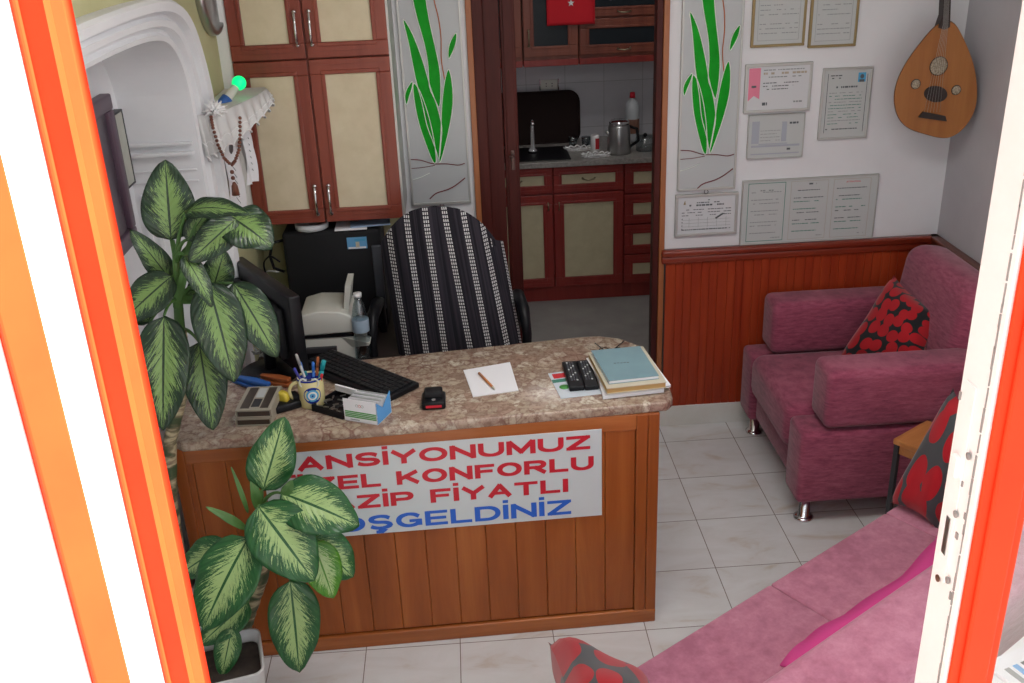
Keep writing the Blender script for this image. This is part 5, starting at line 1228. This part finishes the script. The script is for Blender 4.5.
# glasses / white lace dish edges
for k, (px, py, lb) in enumerate(((578, 150, 'white scalloped tray nearer the dark tray'), (596, 156.5, 'white scalloped tray at the worktop front edge'))):
    kx = gz(px, py, KT); b = B(); P = []
    for i in range(48):
        a = 2*PI*i/48; r = 1+.08*math.cos(a*12); P.append((kx.x+.075*r*math.cos(a), kx.y+.038*r*math.sin(a), KT+.002))
    b.prism(P, (0, 0, .004), white); b.tube([Vector(p_)+Vector((0, 0, .012+.005*math.cos(i*1.57))) for i, p_ in enumerate(P)]+[Vector(P[0])+Vector((0, 0, .016))], .004, white, 6); tag(b.build('scalloped_tray'), lb, 'tray', 'white trays on the kitchen worktop')
for k, (px, lb) in enumerate(((573, 'clear drinking glass left of the small tin'), (586, 'clear drinking glass next to the small tin'))):
    kx = gz(px, 147, KT); tag(B().lathe([(.0001, .006), (.022, .006), (.026, .06), (.025, .06), (.021, .01), (.0001, .009)], kx, bottle_m, 18).build('drinking_glass'), lb, 'glass', 'glasses on the kitchen worktop')
kx = gz(645, 150, KT); b = B(); b.lathe([(.0001, .0), (.05, .0), (.055, .05), (.052, .075), (.0001, .075)], kx, bottle_m, 22); b.ball(kx+Vector((0, 0, .085)), .012, black, seg=10); tag(b.build('glass_jar'), 'glass jar with black knob at the right of the kettle', 'jar')

# ================================================================ PLANTS
def bez(a, c, d, t): return a*(1-t)**2+c*2*t*(1-t)+d*t*t
def leaf_mesh(base, tip, wd, nrm, bend, mt, name, parent, fold=.18, pw=.75, twist=0, n=22, mcols=8):
    base = Vector(base); tip = Vector(tip); d = (tip-base); ln = d.length; dn_ = d.normalized(); nr = Vector(nrm); nr = (nr-dn_*nr.dot(dn_)).normalized()
    mid = (base+tip)/2+nr*bend*ln; side = dn_.cross(nr).normalized()
    b = B(); vs = []; uv = []
    for i in range(n+1):
        t_ = i/n; p = bez(base, mid, tip, t_)
        wv = wd/2*(math.sin(PI*min(1, t_**pw*1.0))**.62)*(1-.12*t_) if 0 < t_ < 1 else .0008
        tw = twist*(t_-.4); s2 = (side*math.cos(tw)+nr*math.sin(tw)); n2 = (nr*math.cos(tw)-side*math.sin(tw))
        for j in range(-mcols, mcols+1):
            a = j/mcols; wav = .035*wd*math.sin(t_*15+a*2)*abs(a)**2
            vs.append(p+s2*(a*wv)+n2*(abs(a)*wv*fold-(a*a)*wv*.12+wav)); uv.append((.5+a/2, t_))
    w_ = 2*mcols+1; fs = [[i*w_+j, (i+1)*w_+j, (i+1)*w_+j+1, i*w_+j+1] for i in range(n) for j in range(w_-1)]
    b.add(vs, fs, mt, True, uv); o = b.build(name, parent)
    s_ = o.modifiers.new('s', 'SOLIDIFY'); s_.thickness = .0012; return o
def px_leaf(parent, bp, tp, wpx, Yb, Yt, mt, bend=.12, tilt=(0, 0, 0), stem=None, name='leaf', **k):
    bb_ = gy(*bp, Yb); tt = gy(*tp, Yt); depth = ((bb_+tt)/2-CP).dot(D_); wd = wpx*1.09*depth/F
    nr = (CP-(bb_+tt)/2).normalized()+Vector(tilt)
    leaf_mesh(bb_, tt, wd, nr, bend, mt, name, parent, **k)
    if stem is not None:
        s0 = Vector(stem); m_ = (s0+bb_)/2+Vector((0, 0, .03)); b = B(); b.tube([bez(s0, m_, bb_, q/6) for q in range(7)], [.0065, .006, .0055, .005, .0045, .004, .0035], leafstem, 8); b.build('petiole', parent)

# upper, taller plant beside the desk
def cane_tube(pts, r, parent, name='cane'):
    P = []
    for i in range(len(pts)-1):
        for s in range(8): P.append(Vector(pts[i]).lerp(Vector(pts[i+1]), s/8))
    P.append(Vector(pts[-1])); rr = [r*(1+.12*abs(math.sin(i*1.15))) for i in range(len(P))]
    b = B(); b.tube(P, rr, cane, 12); b.build(name, parent)
p0 = Vector((-1.708, -.07, 0))
pl1 = thing('dumb_cane_plant', 'tall dumb cane plant with variegated leaves left of the desk', 'potted plant', p0)
cp = [p0+Vector((0, 0, .24)), gy(171, 500, -.05), gy(170, 440, -.04), gy(184, 385, -.03), gy(180, 330, -.02)]
cane_tube(cp, .017, pl1)
b = B(); b.lathe([(.0001, 0), (.085, 0), (.09, .01), (.105, .25), (.11, .26), (.10, .26), (.095, .235), (.0001, .235)], p0, potm, 28); b.build('pot', pl1)
B().lathe([(.0001, .225), (.095, .225), (.095, .238), (.0001, .24)], p0, soil, 24).build('soil', pl1)
tp1 = gy(178, 300, -.02); tp0 = gy(176, 262, -.02)
b = B(); b.tube([cp[-1], tp1, tp0, gy(173, 240, -.01)], [.014, .012, .009, .004], leafstem, 10); b.build('growing_stem', pl1)
LA = [((171, 240), (165, 160), 51, 0, .03, .05, (0, 0, .1), tp0), ((186, 212), (249, 214), 26, -.03, -.10, .22, (-.2, 0, .9), tp0), ((236, 219), (189, 262), 34, -.02, -.10, .1, (.3, 0, .3), tp0),
      ((228, 216), (272, 248), 50, .0, -.05, .14, (.3, .2, .2), tp0), ((184, 256), (212, 307), 22, -.08, -.14, .15, (.4, 0, 0), tp0), ((213, 288), (224, 250), 32, .08, .10, .08, (.3, 0, .2), tp1),
      ((173, 284), (130, 230), 26, .0, -.02, .1, (.2, 0, .3), tp1), ((172, 276), (122, 322), 38, -.05, -.10, .12, (.2, 0, .5), tp1), ((164, 316), (163, 430), 50, -.10, -.16, .10, (0, 0, .2), tp1),
      ((208, 283), (234, 382), 50, -.06, -.12, .12, (.1, 0, .2), tp1), ((233, 283), (277, 357), 40, .0, -.04, .14, (.1, 0, .2), tp1), ((199, 342), (213, 430), 42, .02, -.06, .08, (0, 0, .1), cp[-1]),
      ((187, 240), (210, 208), 20, -.04, -.02, .1, (0, 0, .3), tp0), ((192, 300), (203, 268), 16, .05, .06, .1, (0, 0, .3), tp1), ((150, 322), (118, 292), 26, -.02, .0, .1, (0, 0, .4), tp1)]
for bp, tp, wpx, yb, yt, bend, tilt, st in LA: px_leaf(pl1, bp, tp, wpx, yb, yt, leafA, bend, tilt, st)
for bp, tp in (((180, 290), (196, 222)), ((178, 300), (205, 300)), ((175, 310), (190, 250))): px_leaf(pl1, bp, tp, 9, -.03, -.04, leafstem, .05, (0, 0, .3), None, name='rolled_leaf')

# lower plant in white pot
c0 = gz(226, 660, .26); pr_ = .098
pl2 = thing('dumb_cane_plant', 'short dumb cane plant in a white plastic pot at the desk front', 'potted plant', (c0.x, c0.y, 0))
def rsq(s, z, r=.3, n=6, rot=.25):
    P = []
    for cx, cy, a0 in ((1, 1, 0), (-1, 1, 90), (-1, -1, 180), (1, -1, 270)):
        for k in range(n+1): a = math.radians(a0+90*k/n); x = cx*s*(1-r)+s*r*math.cos(a); y = cy*s*(1-r)+s*r*math.sin(a); P.append((c0.x+x*math.cos(rot)-y*math.sin(rot), c0.y+x*math.sin(rot)+y*math.cos(rot), z))
    return P
b = B(); rg = [rsq(.085, 0), rsq(.087, .005), rsq(pr_, .262), rsq(pr_+.004, .27), rsq(pr_-.003, .27), rsq(pr_-.008, .235)]; K = len(rg[0])
b.add([p_ for r in rg for p_ in r], [[i*K+k, i*K+(k+1) % K, (i+1)*K+(k+1) % K, (i+1)*K+k] for i in range(len(rg)-1) for k in range(K)]+[list(range(K))[::-1]], potm, True); b.build('pot', pl2)
b = B(); b.add([(p_[0], p_[1], .232) for p_ in rsq(pr_-.007, 0)]+[(c0.x, c0.y, .24)], [[k, (k+1) % K, K] for k in range(K)], soil, True); b.build('soil', pl2)
YP = c0.y
s0 = Vector((gz(243, 632, .24).x, gz(243, 632, .24).y, .235)); Yc = s0.y
cn = [s0, gy(250, 610, Yc), gy(262, 575, Yc+.0), gy(264, 545, Yc)]
cane_tube(cn, .019, pl2)
t0 = gy(268, 520, Yc); t1 = gy(262, 505, Yc)
b = B(); b.tube([cn[-1], t0, t1], [.015, .012, .008], leafstem, 10); b.build('growing_stem', pl2)
LB = [((263, 490), (284, 417), 46, Yc, Yc+.04, .05, (.1, 0, .0), t1, leafB), ((281, 493), (359, 526), 56, Yc-.02, Yc-.06, .14, (-.1, 0, .4), t1, leafB), ((258, 506), (314, 581), 62, Yc-.06, Yc-.14, .12, (-.1, 0, .3), t0, leafB),
      ((312, 538), (353, 577), 44, Yc-.0, Yc-.02, .1, (.1, 0, .1), t0, leafB), ((313, 542), (333, 598), 38, Yc-.03, Yc-.06, .1, (.1, 0, .1), t0, leafC), ((290, 580), (299, 672), 50, Yc-.05, Yc-.08, .08, (.1, 0, .0), t0, leafB),
      ((249, 537), (203, 630), 60, Yc-.10, Yc-.20, .14, (-.1, 0, .3), cn[-1], leafB), ((228, 545), (180, 575), 38, Yc-.03, Yc-.05, .14, (-.2, 0, .4), cn[-1], leafB), ((248, 602), (200, 645), 34, Yc-.06, Yc-.14, .1, (0, 0, .3), cn[-1], leafB),
      ((232, 628), (222, 676), 26, Yc-.12, Yc-.17, .08, (0, 0, .2), None, leafB), ((290, 500), (302, 560), 22, Yc+.0, Yc-.03, .1, (.3, 0, .2), t0, leafB)]
for bp, tp, wpx, yb, yt, bend, tilt, st, mt_ in LB: px_leaf(pl2, bp, tp, wpx, yb, yt, mt_, bend, tilt, st)
px_leaf(pl2, (248, 513), (231, 467), 5, Yc-.02, Yc, leafstem, .08, (.3, 0, 0), None, name='rolled_leaf'); px_leaf(pl2, (246, 529), (206, 507), 9, Yc-.05, Yc-.06, MATS['petiole_green'], .14, (0, 0, .5), None, name='rolled_leaf')
px_leaf(pl2, (259, 510), (251, 478), 11, Yc-.01, Yc, leafstem, .1, (.3, 0, .1), None, name='flower_spathe'); px_leaf(pl2, (284, 495), (292, 480), 11, Yc-.04, Yc-.04, leafstem, .1, (.3, 0, .1), None, name='rolled_leaf')

# ================================================================ PAPERS BEHIND THE RIGHT GLASS
sh = thing('console_table', 'low white table behind the sofa back, seen through the door glass', 'table', (.45, -.8, 0), ang)
BM = SM
B().bx(.30, 1.25, .69, .98, .585, .61, white, .004, M=BM).build('tabletop', sh)
for sx_ in (.33, 1.20):
    for t_ in (.71, .94): B().bx(sx_, sx_+.025, t_, t_+.025, 0, .585, white, .002, M=BM).build('leg', sh)
random.seed(21)
for k, (s_0, t_0, lb) in enumerate(((.46, .80, 'newspaper nearest the red door stile on the low table'), (.66, .87, 'second newspaper from the door stile on the low table'), (.87, .80, 'third newspaper from the door stile on the low table'), (1.08, .85, 'newspaper at the far end of the low table'))):
    c = BM @ Vector((s_0, t_0, .616)); t = thing('newspaper', lb, 'newspaper', c, 0, 'newspapers on the low table')
    r_a = ang+random.uniform(-.35, .35); B().box(c, (.15, .20, .010), paper, r_a, .001).build('sheets', t)
    b = B()
    for j in range(5): b.box((c.x+(j-2)*.024*math.cos(r_a), c.y+(j-2)*.024*math.sin(r_a), .6215), (.014, .13, .0006), (inkg, bluebox, ink, inkg, tan)[j], r_a)
    b.build('printed_text', t)
# made-up lamp body around the added ceiling fill light
t = thing('added_fill_lamp', 'added white flat fill lamp on the ceiling above the sofa, unseen', 'lamp', (-.25, -.35, 2.52))
b = B(); b.bx(-.90, .40, -.65, -.05, 2.475, 2.515, white, .01); b.build('fill_lamp_body', t)
bpy.context.view_layer.update()
